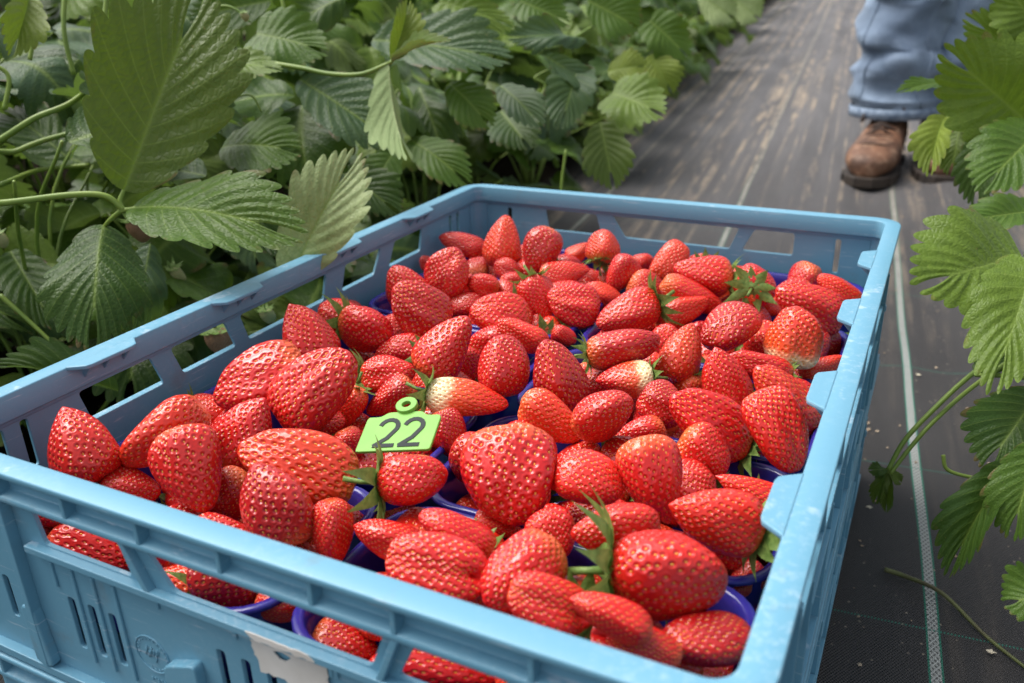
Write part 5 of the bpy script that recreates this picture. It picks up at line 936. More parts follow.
HERO=json.loads(r'''[{"loc":[-0.34,0.1,-0.2],"label":"strawberry plant with the largest serrated leaf, overhanging the near left crate rim","group":"strawberry plants of the left bed","leaves":[[[-0.0999,0.2454,0.0611],[-0.0859,0.3426,0.1991],[0.67,-0.505,0.511],0.1174,"flat","olive"],
[[-0.0924,0.2429,0.0479],[0.0539,0.2626,0.0361],[0.592,-0.422,0.883],0.0814,"cup","mid"],
[[-0.1179,0.2356,0.0341],[-0.069,0.1675,-0.0332],[0.599,-0.411,0.797],0.0762,"arch","dark"],
[[-0.125,0.2796,0.0061],[-0.1121,0.2332,-0.054],[0.97,-0.354,0.566],0.0404,"wavy","blue"],
[[-0.0976,0.2012,-0.0854],[-0.1876,0.1643,-0.0673],[0.646,-0.176,1.196],0.034,"fold","dark"],
[[-0.2642,0.3246,0.1973],[-0.2513,0.2843,0.1502],[1.054,-0.373,0.207],0.035,"fold","yellow"],
[[-0.3375,0.4166,0.136],[-0.3665,0.3828,0.0957],[0.903,-0.326,0.539],0.0498,"wavy","dark"],
[[-0.2857,0.3427,0.0537],[-0.3716,0.3438,0.096],[0.738,-0.384,0.592],0.057,"cup","dark"],
[[-0.2754,0.2574,-0.0087],[-0.2022,0.2318,-0.0634],[0.748,-0.373,0.648],0.0517,"flat","dark"],
[[-0.17,0.3936,0.0376],[-0.2515,0.3799,0.0442],[0.615,-0.363,0.915],0.057,"flat","blue"]],"stems":[[[[-0.34,0.1,-0.2],[-0.2014,0.1693,0.0601],[-0.1623,0.1885,0.059],[-0.1267,0.2196,0.0609],[-0.1077,0.2341,0.0585],[-0.0977,0.24,0.0473]],[0.0026,0.0022],"stem"],
[[[-0.0974,0.2395,0.0459],[-0.1013,0.2408,0.0529],[-0.0999,0.2454,0.0611]],[0.0022,0.0016],"stem"],
[[[-0.0977,0.24,0.0473],[-0.0924,0.2429,0.0479],[-0.0807,0.25,0.0503]],[0.002,0.0014],"stem"],
[[[-0.099,0.2393,0.0474],[-0.1102,0.236,0.0394],[-0.1184,0.2347,0.0327]],[0.002,0.0014],"stem"],
[[[-0.34,0.1,-0.2],[-0.3165,0.2604,0.067],[-0.2881,0.282,0.0821],[-0.2637,0.3023,0.0989],[-0.2463,0.3285,0.1097],[-0.2649,0.3898,0.1304]],[0.0035,0.0022],"stem"],
[[[-0.34,0.1,-0.2],[-0.3126,0.251,0.0431],[-0.2905,0.2995,0.0703],[-0.2672,0.3406,0.0808],[-0.2473,0.352,0.0836]],[0.003,0.002],"stem"],
[[[-0.3383,0.3905,0.2098],[-0.3345,0.3719,0.1667],[-0.3336,0.36,0.1409]],[0.002,0.002],"stem"],
[[[-0.2958,0.3872,0.2089],[-0.2905,0.3699,0.1668],[-0.2852,0.3661,0.1278]],[0.0022,0.002],"stem"],
[[[-0.2605,0.4046,0.2079],[-0.2582,0.3897,0.1743],[-0.2486,0.3785,0.1405]],[0.0022,0.002],"stem"],
[[[-0.2291,0.2104,-0.0286],[-0.2037,0.2133,-0.0496],[-0.1764,0.216,-0.0729]],[0.002,0.0015],"stem"],
[[[-0.3244,0.3061,0.1457],[-0.3103,0.3189,0.132],[-0.3087,0.3061,0.1034]],[0.002,0.002],"stem"],
[[[-0.2919,0.2742,0.0441],[-0.3095,0.3269,0.0458],[-0.2682,0.3493,0.0489]],[0.0025,0.002],"stem"]],"fruits":[[[-0.2003,0.3345,-0.0032],0.0238,"brown","b"],
[[-0.2353,0.2271,0.0129],0.014,"green","b"]]},{"loc":[-0.2,0.55,-0.22],"label":"strawberry plant with a pale upturned leaf touching the left crate rim","group":"strawberry plants of the left bed","leaves":[[[-0.0118,0.3105,-0.0237],[0.0163,0.3832,0.0735],[0.591,-0.435,0.931],0.0684,"cup","pale"],
[[-0.0322,0.5077,0.1308],[0.023,0.4508,0.055],[-1.058,0.487,-0.301],0.0421,"fold","pale"],
[[-0.0291,0.51,0.1324],[-0.0242,0.5369,0.1838],[0.967,-0.541,0.22],0.0319,"fold","yellow"],
[[-0.029,0.5097,0.1315],[0.0408,0.5047,0.1491],[0.407,-0.557,0.807],0.0128,"fold","pale"],
[[-0.1596,0.4098,0.0605],[-0.0783,0.4257,0.0587],[0.577,-0.508,0.718],0.0741,"cup","mid"],
[[-0.1735,0.4381,0.1347],[-0.1042,0.4448,0.1265],[0.553,-0.445,0.816],0.0408,"pleat","bright"],
[[-0.1919,0.5123,0.1568],[-0.1149,0.5284,0.1343],[0.655,-0.54,0.515],0.0762,"pleat","mid"],
[[-0.1382,0.5069,0.114],[-0.0352,0.516,0.0492],[0.595,-0.531,0.682],0.0852,"flat","blue"],
[[-0.0997,0.607,0.0275],[-0.111,0.5518,-0.0252],[0.507,-0.653,0.573],0.0529,"cup","mid"],
[[-0.1324,0.5478,0.0146],[-0.0559,0.5425,-0.0267],[0.484,-0.572,0.772],0.064,"flat","dark"],
[[-0.1883,0.4336,0.0132],[-0.0913,0.3996,-0.0333],[0.595,-0.52,0.702],0.058,"wavy","dark"],
[[-0.4597,0.5026,0.1906],[-0.3931,0.545,0.2091],[0.696,-0.455,0.46],0.0668,"pleat","bright"],
[[-0.2865,0.6479,0.1839],[-0.367,0.598,0.1647],[0.611,-0.546,0.482],0.0703,"flat","dark"],
[[-0.175,0.6428,0.1826],[-0.2481,0.5873,0.1438],[0.554,-0.595,0.495],0.0668,"wavy","dark"]],"stems":[[[[-0.1782,0.4834,0.1325],[-0.1191,0.4857,0.1259],[-0.0858,0.488,0.1208],[-0.0524,0.4928,0.121],[-0.0304,0.5081,0.1298]],[0.0026,0.002],"stem"],
[[[-0.0304,0.5081,0.1298],[-0.0283,0.5104,0.1324],[-0.0241,0.5174,0.1426]],[0.002,0.0012],"stem"],
[[[-0.2135,0.4627,0.1778],[-0.1928,0.4754,0.1825],[-0.1762,0.4803,0.175],[-0.169,0.4805,0.1677]],[0.0014,0.001],"stem"],
[[[-0.2753,0.5426,0.2065],[-0.275,0.5312,0.1824],[-0.2827,0.5113,0.1488]],[0.002,0.002],"stem"],
[[[-0.2055,0.5723,0.1949],[-0.1958,0.5656,0.1705],[-0.1786,0.5626,0.1458]],[0.002,0.0016],"stem"],
[[[-0.1817,0.6443,0.193],[-0.1883,0.6314,0.1728],[-0.224,0.6016,0.1483]],[0.002,0.0016],"stem"],
[[[-0.1765,0.444,0.0993],[-0.1436,0.4393,0.1055],[-0.1311,0.4385,0.0906]],[0.0012,0.001],"stem"]],"fruits":[[[-0.0743,0.2904,-0.0763],0.0287,"brown","b"],
[[-0.0563,0.3296,-0.0642],0.0147,"green","b"],
[[-0.1806,0.3463,-0.0506],0.0225,"green","b"],
[[-0.1589,0.4637,0.173],0.0084,"green","b"]]},{"loc":[-0.22,0.85,-0.2],"label":"strawberry plant with blue-green leaves behind the rear left crate corner","group":"strawberry plants of the left bed","leaves":[[[-0.1724,0.6846,0.1399],[-0.0024,0.7094,0.1135],[0.494,-0.56,0.712],0.0988,"flat","blue"],
[[-0.0717,0.6876,0.0902],[-0.0112,0.6726,0.0457],[0.436,-0.758,0.407],0.0569,"cup","mid"],
[[0.0326,0.8425,0.1258],[-0.0395,0.7753,0.1379],[0.286,-0.622,0.797],0.051,"wavy","blue"],
[[-0.053,0.7767,0.0786],[0.0234,0.7351,0.0378],[0.355,-0.712,0.593],0.0505,"cup","blue"],
[[0.0096,0.8766,0.0941],[0.0098,0.8169,0.0197],[0.322,-0.771,0.494],0.069,"pleat","blue"],
[[0.0363,0.9328,0.0559],[0.1216,0.9025,0.0295],[0.233,-0.761,0.593],0.087,"pleat","bright"],
[[0.0092,0.9894,0.0757],[0.0648,0.9972,0.084],[0.262,-0.797,0.463],0.053,"cup","yellow"],
[[0.0388,0.8823,0.0238],[0.0756,0.8394,-0.0542],[0.308,-0.85,0.372],0.0703,"flat","olive"],
[[-0.1077,0.7359,0.1789],[-0.0225,0.7626,0.1443],[0.384,-0.662,0.587],0.0539,"pleat","bright"],
[[-0.0307,0.863,0.1082],[0.0407,0.8757,0.0589],[0.274,-0.667,0.744],0.0387,"flat","blue"],
[[-0.1406,0.7315,0.0766],[-0.0739,0.6708,0.0062],[0.458,-0.697,0.518],0.0649,"wavy","dark"],
[[-0.072,0.8117,0.0444],[-0.0079,0.7646,0.0052],[0.376,-0.741,0.526],0.0756,"flat","dark"],
[[-0.1031,0.644,0.0322],[-0.0188,0.6298,-0.0105],[0.434,-0.658,0.651],0.0566,"cup","mid"],
[[-0.0314,1.0136,0.1695],[0.0406,1.0307,0.1289],[0.264,-0.759,0.499],0.0844,"flat","mid"],
[[-0.0704,0.8743,0.1742],[-0.0077,0.8912,0.143],[0.334,-0.731,0.495],0.0645,"pleat","mid"],
[[0.0183,1.1448,0.1366],[0.0823,1.1497,0.079],[0.205,-0.777,0.526],0.0762,"pleat","mid"],
[[0.0264,1.1256,0.0876],[0.0658,1.1184,0.0306],[0.228,-0.808,0.47],0.0671,"cup","yellow"],
[[-0.003,1.5119,0.1629],[0.063,1.5239,0.1181],[0.174,-0.827,0.402],0.075,"flat","pale"],
[[0.0331,1.6456,0.1497],[0.0839,1.6532,0.1118],[0.144,-0.834,0.405],0.0678,"flat","pale"]],"stems":[[[[-0.0277,0.8392,0.055],[-0.0248,0.849,0.0726],[-0.0378,0.8466,0.0812],[-0.0243,0.8577,0.0903]],[0.002,0.0014],"stem"],
[[[-0.0218,0.8895,-0.1013],[-0.0257,0.906,-0.0625],[-0.0271,0.9237,-0.0238]],[0.002,0.002],"stem"],
[[[-0.0172,1.0052,0.1369],[-0.0362,0.9247,0.1159],[-0.049,0.8567,0.1146]],[0.002,0.0015],"stem"]],"fruits":[]},{"loc":[0.8,0.42,-0.2],"label":"strawberry plant with big pleated leaf right of the crate, two stalks trailing to the ground","group":"strawberry plants of the right bed","leaves":[[[0.5087,0.4814,0.0125],[0.4421,0.416,-0.0032],[-0.188,-0.873,0.615],0.0968,"pleat","bright"],
[[0.5099,0.4262,0.0231],[0.4959,0.3512,-0.0429],[-0.214,-0.908,0.526],0.0564,"pleat","bright"],
[[0.5261,0.3976,-0.0541],[0.5003,0.3534,-0.094],[-0.124,-0.859,0.524],0.0588,"cup","dark"],
[[0.5128,0.3425,-0.0791],[0.4886,0.2997,-0.1432],[-0.572,-1.001,0.712],0.0305,"fold","dark"],
[[0.5304,0.2273,-0.0841],[0.5067,0.2126,-0.0897],[-0.177,-0.74,0.748],0.0345,"wavy","mid"],
[[0.4922,0.4564,-0.0738],[0.5123,0.4742,-0.0577],[-0.158,-0.744,0.833],0.0247,"wavy","dark"],
[[0.5229,0.3338,-0.0569],[0.5161,0.3049,-0.1104],[-0.322,-0.92,0.577],0.041,"flat","mid"],
[[0.4458,0.3848,-0.1236],[0.4408,0.3804,-0.1531],[-0.075,-0.682,0.966],0.0128,"wavy","olive"],
[[0.446,0.3843,-0.1249],[0.4563,0.3851,-0.1342],[-0.102,-0.652,1.047],0.0098,"twist","olive"],
[[0.4453,0.384,-0.1249],[0.4334,0.3781,-0.1246],[0.111,-0.602,0.947],0.0113,"wavy","dark"],
[[0.4474,0.3844,-0.1262],[0.4493,0.3824,-0.1579],[-0.036,-0.788,0.694],0.0085,"fold","olive"]],"stems":[[[[0.5269,0.4671,-0.037],[0.4904,0.4362,-0.063],[0.469,0.4146,-0.0856],[0.4535,0.3972,-0.1058],[0.446,0.3843,-0.1249]],[0.0019,0.0016],"stem"],
[[[0.5293,0.4755,-0.0475],[0.4926,0.4433,-0.076],[0.4703,0.4116,-0.0934],[0.4575,0.3967,-0.1111],[0.4477,0.3839,-0.1275]],[0.0017,0.0014],"stem"],
[[[0.5482,0.4346,-0.1278],[0.5177,0.4165,-0.1334],[0.5017,0.4093,-0.1316],[0.4838,0.4029,-0.126],[0.4791,0.4052,-0.1162]],[0.0012,0.0014],"stem"],
[[[0.8,0.42,-0.2],[0.6544,0.4507,-0.0237],[0.5451,0.4737,0.0074],[0.5087,0.4814,0.0125]],[0.0026,0.0016],"stem"],
[[[0.8,0.42,-0.2],[0.655,0.4231,-0.0184],[0.5462,0.4254,0.0167],[0.5099,0.4262,0.0231]],[0.0026,0.0016],"stem"],
[[[0.8,0.42,-0.2],[0.663,0.4088,-0.057],[0.5603,0.4004,-0.0508],[0.5261,0.3976,-0.0541]],[0.0026,0.0016],"stem"],
[[[0.8,0.42,-0.2],[0.6564,0.3812,-0.0696],[0.5487,0.3522,-0.0727],[0.5128,0.3425,-0.0791]],[0.0026,0.0016],"stem"],
[[[0.8,0.42,-0.2],[0.6652,0.3236,-0.072],[0.5641,0.2514,-0.0771],[0.5304,0.2273,-0.0841]],[0.0026,0.0016],"stem"],
[[[0.8,0.42,-0.2],[0.6461,0.4382,-0.0669],[0.5307,0.4518,-0.0681],[0.4922,0.4564,-0.0738]],[0.0026,0.0016],"stem"],
[[[0.8,0.42,-0.2],[0.6615,0.3769,-0.0584],[0.5575,0.3446,-0.0533],[0.5229,0.3338,-0.0569]],[0.0026,0.0016],"stem"]],"fruits":[]},{"loc":[0.88,0.66,-0.18],"label":"strawberry plant with bright leaves covering the second boot","group":"strawberry plants of the right bed","leaves":[[[0.5129,0.7288,0.0673],[0.4292,0.6936,0.1334],[-0.164,-0.929,0.387],0.1011,"pleat","bright"],
[[0.5195,0.6843,0.069],[0.4793,0.6167,0.0211],[-0.199,-0.917,0.459],0.0719,"pleat","mid"],
[[0.5145,0.8237,0.1113],[0.444,0.8087,0.1548],[-0.08,-0.889,0.342],0.063,"pleat","bright"],
[[0.4436,0.7793,0.0935],[0.3984,0.7301,0.0894],[-0.097,-0.704,0.849],0.0234,"cup","mid"],
[[0.4438,0.7433,0.0687],[0.4402,0.6929,0.0179],[-0.387,-1.09,0.364],0.038,"fold","yellow"],
[[0.4811,0.7789,0.0528],[0.4833,0.7237,-0.0143],[-0.07,-0.909,0.372],0.0487,"flat","dark"],
[[0.5175,0.5649,0.0249],[0.4639,0.533,0.015],[-0.167,-0.717,0.879],0.0387,"pleat","mid"],
[[0.4597,0.7901,0.048],[0.4575,0.7693,0.0065],[-0.06,-0.876,0.45],0.0403,"wavy","olive"],
[[0.5133,0.8131,0.1416],[0.4715,0.8135,0.1868],[-0.109,-0.854,0.403],0.0673,"pleat","bright"],
[[0.4907,0.766,0.1178],[0.4746,0.7438,0.0882],[-0.116,-0.813,0.561],0.0375,"flat","bright"]],"stems":[[[[0.5456,0.7562,0.039],[0.5149,0.7286,0.0647],[0.5059,0.7266,0.07]],[0.002,0.0016],"stem"],
[[[0.5547,0.8237,0.0177],[0.4974,0.8043,0.0377],[0.449,0.7665,0.0609]],[0.002,0.0014],"stem"],
[[[0.88,0.66,-0.18],[0.6964,0.6944,0.0137],[0.5588,0.7202,0.0579],[0.5129,0.7288,0.0673]],[0.0026,0.0016],"stem"],
[[[0.88,0.66,-0.18],[0.6998,0.6722,0.0145],[0.5646,0.6813,0.0594],[0.5195,0.6843,0.069]],[0.0026,0.0016],"stem"],
[[[0.88,0.66,-0.18],[0.6972,0.7418,0.0357],[0.5602,0.8032,0.0964],[0.5145,0.8237,0.1113]],[0.0026,0.0016],"stem"],
[[[0.88,0.66,-0.18],[0.6618,0.7196,0.0268],[0.4982,0.7644,0.0808],[0.4436,0.7793,0.0935]],[0.0026,0.0016],"stem"],
[[[0.88,0.66,-0.18],[0.6619,0.7016,0.0144],[0.4983,0.7329,0.0591],[0.4438,0.7433,0.0687]],[0.0026,0.0016],"stem"],
[[[0.88,0.66,-0.18],[0.6806,0.7194,0.0064],[0.531,0.764,0.0452],[0.4811,0.7789,0.0528]],[0.0026,0.0016],"stem"],
[[[0.88,0.66,-0.18],[0.6988,0.6124,-0.0075],[0.5628,0.5768,0.0208],[0.5175,0.5649,0.0249]],[0.0026,0.0016],"stem"],
[[[0.88,0.66,-0.18],[0.6699,0.725,0.004],[0.5122,0.7738,0.041],[0.4597,0.7901,0.048]],[0.0026,0.0016],"stem"],
[[[0.88,0.66,-0.18],[0.6966,0.7366,0.0508],[0.5591,0.794,0.1229],[0.5133,0.8131,0.1416]],[0.0026,0.0016],"stem"],
[[[0.88,0.66,-0.18],[0.6854,0.713,0.0389],[0.5394,0.7528,0.1021],[0.4907,0.766,0.1178]],[0.0026,0.0016],"stem"]],"fruits":[]}]''')
for pl in HERO:
    root=empty('strawberry_plant',pl['loc']); tag(root,pl['label'],'plant',pl['group'])
    for lf in pl['leaves']: put_leaf(root,lf[0],lf[1],lf[2],lf[3],LM[lf[4]],G[lf[5]])
    for st in pl['stems']: stem_obj(root,st[0],tuple(st[1]),st[2])
    for fr in pl['fruits']:
        me=BM['g'][0] if fr[3]=='b' else BM['b'][0]
        me=me.copy(); me.materials.clear(); me.materials.append(M['brown_fruit' if fr[2]=='brown' else 'green_fruit']); me.materials.append(M['seed'])
        o=bpy.data.objects.new('unripe_fruit',me); COL.objects.link(o); o.parent=root; o.matrix_local=Matrix.Translation(Vector(fr[0])-Vector(root.location))@Matrix.Rotation(PI+.3,4,'X')@Matrix.Diagonal((fr[1],fr[1],fr[1]*1.1,1))
        k=bpy.data.objects.new('calyx',CM[0]); COL.objects.link(k); k.parent=o; k.location=(0,0,-.475)

# filling plants of the rows
def grow(x,y,side,rs,idx,label,group,nst=12,scale=1.0,hi=False,keep=None):
    base=row(x,y,0); root=empty('strawberry_plant',base); tag(root,label,'plant',group)
    cnt=0
    for k in range(nst):
        a=2*PI*(k+rs.uniform(-.4,.4))/nst; reach=rs.uniform(.05,.20)*scale; h=rs.uniform(.13,.33)*scale
        if rs.random()<.38: reach*=1.25; h*=.45
        end=base+Vector((math.cos(a)*reach,math.sin(a)*reach,h))
        if keep and not keep(end): continue
        out=Vector((math.cos(a),math.sin(a),0)); mid=base+out*reach*.35+Vector((0,0,h*.7))
        stem_obj(root,[base+out*.01,mid,end],(.0022,.0013),smooth=5)
        size=rs.uniform(.078,.118)*scale**.5
        tone=rs.choice(['dark','dark','mid','mid','olive','blue','bright','blue'])
        tilt=rs.uniform(.1,.9)
        n=(Vector((0,0,1))*math.cos(tilt)+out*math.sin(tilt)+Vector((rs.uniform(-.25,.25),rs.uniform(-.25,.25),0))).normalized()
        fwd_=(out-n*out.dot(n)).normalized()
        for q in (-1,0,1):
            d=(Matrix.Rotation(q*math.radians(rs.uniform(68,88)),3,n)@fwd_)
            nn=(n+d*rs.uniform(-.1,.35)+Vector((rs.uniform(-.15,.15),rs.uniform(-.15,.15),0))).normalized()
            b0=end+d*.006; L=size*(1.0 if q==0 else .9); tp=b0+(d-nn*d.dot(nn)).normalized()*L
            if keep and not (keep(tp) and keep(b0) and keep((tp+b0)/2+ (nn.cross(d)).normalized()*L*.45) and keep((tp+b0)/2-(nn.cross(d)).normalized()*L*.45)): continue
            c=G[tone if rs.random()<.7 else rs.choice(['dark','blue','mid','bright'])]; j=rs.uniform(.7,1.3); put_leaf(root,b0,tp,nn,L*rs.uniform(.94,1.14),rs.choice(LMS),tuple(v*j for v in c)); cnt+=1
    return root
CAMP=Vector((.44429,-.19266,.19953))
def keepL(p):
    if p.x>-.030 and -.12<p.y<.68: return False
    if p.y<.66 and p.z>.04+1.0*(-p.x-.03): return False
    r=torow(p)
    lim=-.015 if r.y<1.1 else .035
    return r.x<lim
def clear_view(p):
    """leave the camera's own neighbourhood free"""
    return (p-CAMP).length>(.74 if p.y<.75 else .6)
ordw=['first','second','third','fourth','fifth','sixth','seventh','eighth','ninth','tenth','eleventh','twelfth','thirteenth','fourteenth','fifteenth','sixteenth','seventeenth','eighteenth','nineteenth','twentieth']
rs=random.Random(9)
i=0
for y in [.05,.27,.50,.74,.96,1.18,1.42,1.68,1.95,2.25,2.6,2.95,3.35,3.8,4.3,4.9,5.5,6.2,7.0,7.9]:
    for ln,x0 in (('front',-.20),('middle',-.44),('back',-.72),('outermost',-1.05)):
        if (ln=='back' and y>4.5) or (ln=='outermost' and y>3.4): continue
        x=x0-(.06 if y<.7 else 0)+rs.uniform(-.03,.03)
        grow(x,y+(.1 if ln=='middle' else 0)+rs.uniform(-.04,.04),-1,rs,i,'leafy strawberry plant in the %s line of the left bed, %s from the near end'%(ln,ordw[i]),'strawberry plants of the left bed',nst=(13 if y<3 else 9) if ln=='front' else (10 if y<3 else 7),scale={'front':1.0,'middle':1.15,'back':1.3,'outermost':1.4}[ln],keep=lambda p:keepL(p) and clear_view(p))
    i+=1
def keepR(p):
    r=torow(p); return r.x>.74 and (p-CAMP).length>.5
i=0
for y in [1.0,1.3,1.62,1.95,2.35,2.8]:
    grow(1.0+rs.uniform(-.03,.03),y,1,rs,i,'leafy strawberry plant of the right bed, %s behind the large right-hand leaves'%ordw[i],'strawberry plants of the right bed',nst=11,keep=keepR); i+=1

# ---------------------------------------------------------------- picker's legs and boots
person=empty('person',row(.46,1.66)); person.location.z=gz(.46,1.66)
tag(person,'person in faded blue jeans and worn brown lace-up boots standing in the alley','person')
def loft(mb,secs,n=28):
    V=[];Fc=[]
    for c,rx,ry,az,tilt,wr in secs:
        for k in range(n):
            a=2*PI*k/n; r=1+wr*math.sin(a*2+c[2]*46)+wr*.7*math.sin(a*4-c[2]*75+1)+wr*.35*math.sin(a*7+c[2]*120)
            x=rx*math.cos(a)*r; y=ry*math.sin(a)*r; z=-y*math.tan(tilt)
            V.append((c[0]+x*math.cos(az)-y*math.sin(az),c[1]+x*math.sin(az)+y*math.cos(az),c[2]+z))
    for i in range(len(secs)-1):
        for k in range(n): Fc.append((i*n+k,i*n+(k+1)%n,(i+1)*n+(k+1)%n,(i+1)*n+k))
    Fc.append(tuple(range(n))); Fc.append(tuple((len(secs)-1)*n+k for k in range(n)))
    mb.add(V,Fc)
HEAD=math.atan2(-.97,.10)           # direction the toes point
def boot(cx_,cy_,yaw_,zb=0):
    root=bpy.data.objects.new('boot',None)
    # local frame: +x towards the toe, built round the ankle at the origin
    cs,sn=math.cos(yaw_),math.sin(yaw_)
    def tr(p): return (cx_+p[0]*cs-p[1]*sn,cy_+p[0]*sn+p[1]*cs,p[2]+zb)
    # cross sections from heel to toe
    S_=[(-.085,.012,.030,.060),(-.078,.030,.034,.10),(-.055,.037,.036,.118),(-.02,.040,.037,.120),(.02,.041,.040,.112),(.05,.045,.043,.095),(.085,.050,.048,.080),(.12,.054,.052,.070),(.155,.053,.050,.062),(.185,.045,.042,.054),(.205,.030,.028,.044),(.213,.012,.012,.034)]
    n=20; V=[];Fc=[]
    for x,wt,wb,h in S_:
        for k in range(n):
            a=2*PI*k/n; c_,s_=math.cos(a),math.sin(a)
            yy=(wb if s_<0 else wt)*math.copysign(abs(c_)**.75,c_)
            zz=.020+ (h-.0)*(.5+.5*math.copysign(abs(s_)**.8,s_))*.95
            V.append(tr((x,yy*(1-.18*max(0,s_)**2),zz)))
    for i in range(len(S_)-1):
        for k in range(n): Fc.append((i*n+k,i*n+(k+1)%n,(i+1)*n+(k+1)%n,(i+1)*n+k))
    Fc.append(tuple(range(n))); Fc.append(tuple((len(S_)-1)*n+k for k in range(n)))
    b=MB(); b.add(V,Fc)
    secs=[((0-.02,0,.09),.056,.040,0,0,0),((-.022,0,.12),.052,.038,0,0,.01),((-.025,0,.155),.050,.040,0,0,.01),((-.026,0,.172),.051,.042,0,0,0)]
    b2=MB(); loft(b2,secs,20); b.add([tr(v) for v in b2.V],b2.F)
    bo=b.build('boot',M['boot'],person,smooth=True,sub=1)
    so_=MB(); out=[]
    for x,w in [(-.090,.016),(-.083,.030),(-.05,.037),(0,.037),(.05,.042),(.09,.049),(.13,.054),(.17,.051),(.20,.038),(.216,.018)]: out.append((x,w))
    lp=out+[(x,-w) for x,w in out[::-1]]; lp=[(x,-w) for x,w in out]+[(x,w) for x,w in out[::-1]]
    so_.prism(lp,lambda u,v:tr((u,v,.001)),lambda u,v:tr((u,v,.024)))
    for k in range(9): 
        x=-.07+k*.031
        for sgn in(-1,1):
            w=np.interp(x,[q[0] for q in out],[q[1] for q in out]); p=[(x-.006,sgn*(w-.004)),(x+.006,sgn*(w-.004)),(x+.006,sgn*(w+.003)),(x-.006,sgn*(w+.003))]
            so_.prism(p,lambda u,v:tr((u,v,.002)),lambda u,v:tr((u,v,.024)))
    sm_=MB()
    for xs_,zz_ in ((.150,0),(.105,.004),(.02,0)):
        i0=np.interp(xs_,[q[0] for q in S_],[q[3] for q in S_]); w0=np.interp(xs_,[q[0] for q in S_],[q[2] for q in S_])
        sm_.tube([tr((xs_-.03*abs(math.cos(a))**2,w0*1.01*math.copysign(abs(math.cos(a))**.75,math.cos(a))*(1-.18*math.sin(a)**2),.020+i0*(.5+.5*abs(math.sin(a))**.8)*.95+.001)) for a in [PI*k/16 for k in range(17)]],.0016,5)
    sm_.build('seams',M['lace'],bo)
    so_.build('sole',M['sole'],bo,smooth=False,bevel=.004)
    la=MB()
    for k in range(5):
        x=.088-k*.020; zt=.022+np.interp(x,[q[0] for q in S_],[q[3] for q in S_])*.95+.004
        la.tube([tr(p) for p in ((x,-.027,zt-.012),(x+.005,0,zt+.003),(x,.027,zt-.012))],.0028,6)
        la.tube([tr(p) for p in ((x,-.027,zt-.012),(x-.010,0,zt+.007),(x-.020,.027,zt-.004))],.0024,6)
    la.tube([tr(p) for p in bez([(.02,0,.15),(.05,.03,.145),(.045,.045,.12),(.02,.03,.14),(.04,-.03,.14),(.06,-.045,.11),(.03,-.02,.14)],5)],.0025,6)
    la.build('laces',M['lace'],bo)
    tc=MB(); loft(tc,[],8) if False else None
    return bo
LEGS=json.loads(r'''[[0.3341,1.8726,-1.662],[0.4367,1.9407,-1.452]]''')
for (x,y,a) in LEGS: boot(x-person.location.x,y-person.location.y,a)
# trousers: one continuous garment, two legs that meet at the hips
tr_=MB(); (xa,ya,aa),(xb,yb,ab)=LEGS; px,py=person.location.x,person.location.y
ca=Vector((xa-px-.025*math.cos(aa),ya-py-.025*math.sin(aa),0)); cb=Vector((xb-px-.025*math.cos(ab),yb-py-.025*math.sin(ab),0)); hip=(ca+cb)/2+Vector((.02,.10,.86))
side=(cb-ca).normalized()
def leg(c0,hipc):
    secs=[]
    for h in [.118,.122]+[.135+.010*q for q in range(28)]+[.44,.50,.56,.64,.72,.80]:
        t=max(0,(h-.12)/.70); c=c0.lerp(Vector((hipc.x,hipc.y,0)),t**1.3)
        r=.086+.014*t if h>.15 else .083
        r+= .010*math.sin(h*95)*max(0,1-abs(h-.20)/.11)
        if h==.118: r-=.006
        secs.append(((c.x+.006*math.sin(h*60),c.y,h),r,r*.98,.3,.16*math.sin(h*62) if .14<h<.4 else 0,.06*min(1,max(.12,(h-.13)*25)) if h<.45 else .03))
    return secs
loft(tr_,leg(ca,hip-side*.085),32); loft(tr_,leg(cb,hip+side*.085),32)
ang=math.atan2(side.y,side.x)
secs=[((hip.x,hip.y,h),rx,ry,ang,0,.01) for h,rx,ry in((.74,.165,.10),(.80,.18,.115),(.88,.178,.115),(.96,.165,.105),(1.00,.160,.10))]
loft(tr_,secs,32)
tr_.build('jeans',M['denim'],person,sub=1)
se=MB()
for c0,hp in ((ca,hip-side*.085),(cb,hip+side*.085)):
    for a_,wdt in ((-1.15,.0022),(-2.6,.0018)):
        pts=[]
        for (c,rx,ry,az,tilt,wr) in leg(c0,hp)[2:30]:
            r=1+wr*math.sin(a_*2+c[2]*46)+wr*.7*math.sin(a_*4-c[2]*75+1)+wr*.35*math.sin(a_*7+c[2]*120)
            x=rx*math.cos(a_)*r; y=ry*math.sin(a_)*r; pts.append((c[0]+x*math.cos(az)-y*math.sin(az),c[1]+x*math.sin(az)+y*math.cos(az),c[2]-y*math.tan(tilt)))
        se.tube(pts,wdt,6)
se.build('seams',M['denim'],person)
hem=MB()
for c0 in(ca,cb):
    V=[];Fc=[];n=32
    for r,z_ in((.0865,.115),(.0885,.1155),(.0885,.136),(.0865,.137)):
        for k in range(n): a=2*PI*k/n; V.append((c0.x+r*math.cos(a),c0.y+r*math.sin(a),z_))
    for i_ in range(3):
        for k in range(n): Fc.append((i_*n+k,i_*n+(k+1)%n,(i_+1)*n+(k+1)%n,(i_+1)*n+k))
    hem.add(V,Fc)
hem.build('jeans_hem',mat_simple('pale_hem_denim',(.30,.37,.47),.9,.1,(.13,.18,.26),70,.4,.003),person)

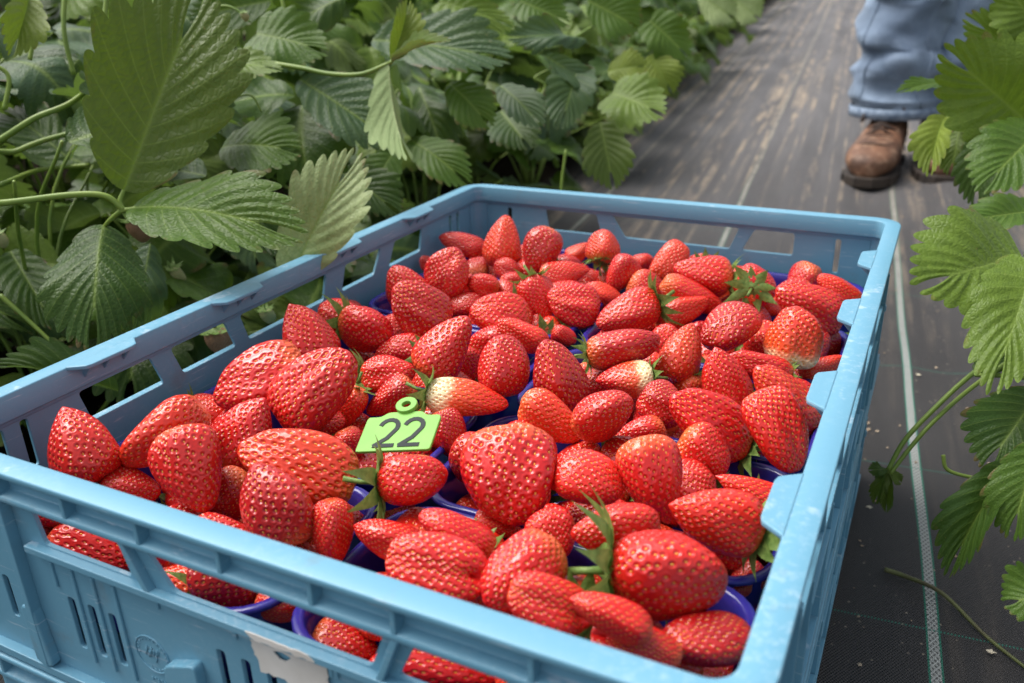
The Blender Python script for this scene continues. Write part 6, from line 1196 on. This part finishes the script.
# ---------------------------------------------------------------- bits on the ground
DET=json.loads(r'''{"twig":[[0.4561,0.444,-0.25],[0.472,0.4415,-0.25],[0.4979,0.4257,-0.246],[0.5285,0.393,-0.25],[0.5558,0.3671,-0.25]],"petals":[[[0.508,0.5705,-0.2515],0.005,"dried cream petal on the ground fabric right of the white stripe"],
[[0.4365,0.5333,-0.2515],0.0028,"small pale petal on the ground fabric close to the crate foot"],
[[0.5315,0.3778,-0.2515],0.003,"tan petal scrap beside the fallen runner stalk"],
[[0.4624,0.8452,-0.2491],0.003,"tan petal scrap beside the white stripe below the big pleated leaf"]]}''')
tw=empty('fallen_runner',DET['twig'][0]); tag(tw,'thin green runner stalk lying across the white stripe of the ground fabric','runner')
stem_obj(tw,DET['twig'],(.0021,.0012),'twig','stalk')
bt=MB()
rl=random.Random(77)
for k in range(340):
    x=rl.gauss(.47,.012) if k<90 else rl.uniform(.40,.80); y=rl.uniform(.05,1.6) if k<250 else rl.uniform(.9,3.5)
    if k>=250: x=rl.uniform(0,.8)
    p=row(x,y,.0012); s=rl.uniform(.0007,.0024)*(1.9 if k%11==0 else 1); a=rl.uniform(0,6)
    if p.x<.432 and p.y<.61: continue
    V=[(p.x+s*math.cos(a+q*1.26)*rl.uniform(.6,1.2),p.y+s*math.sin(a+q*1.26)*rl.uniform(.6,1.2),p.z+rl.uniform(-.0004,.0006)) for q in range(5)]+[(p.x,p.y,p.z+s*.5)]
    bt.add(V,[(q,(q+1)%5,5) for q in range(5)])
lit=bt.build('litter',M['crumb'],None,smooth=False); tag(lit,'pale soil crumbs and dried petal scraps scattered on the ground fabric','litter',kind='stuff')
for k,(P,s,lab) in enumerate(DET['petals']):
    b=MB(); V=[];n=9
    for q in range(n): a=2*PI*q/n; r=s*(1+.35*math.sin(q*2.7+k)); V.append((r*math.cos(a),r*math.sin(a)*.7,.001+s*.25*math.sin(q*1.7+k)**2))
    V.append((0,0,s*.15)); b.add(V,[(q,(q+1)%n,n) for q in range(n)]); o=b.build('dried_petal',M['petal'],None); o.location=P; tag(o,lab,'petal','fallen petals')
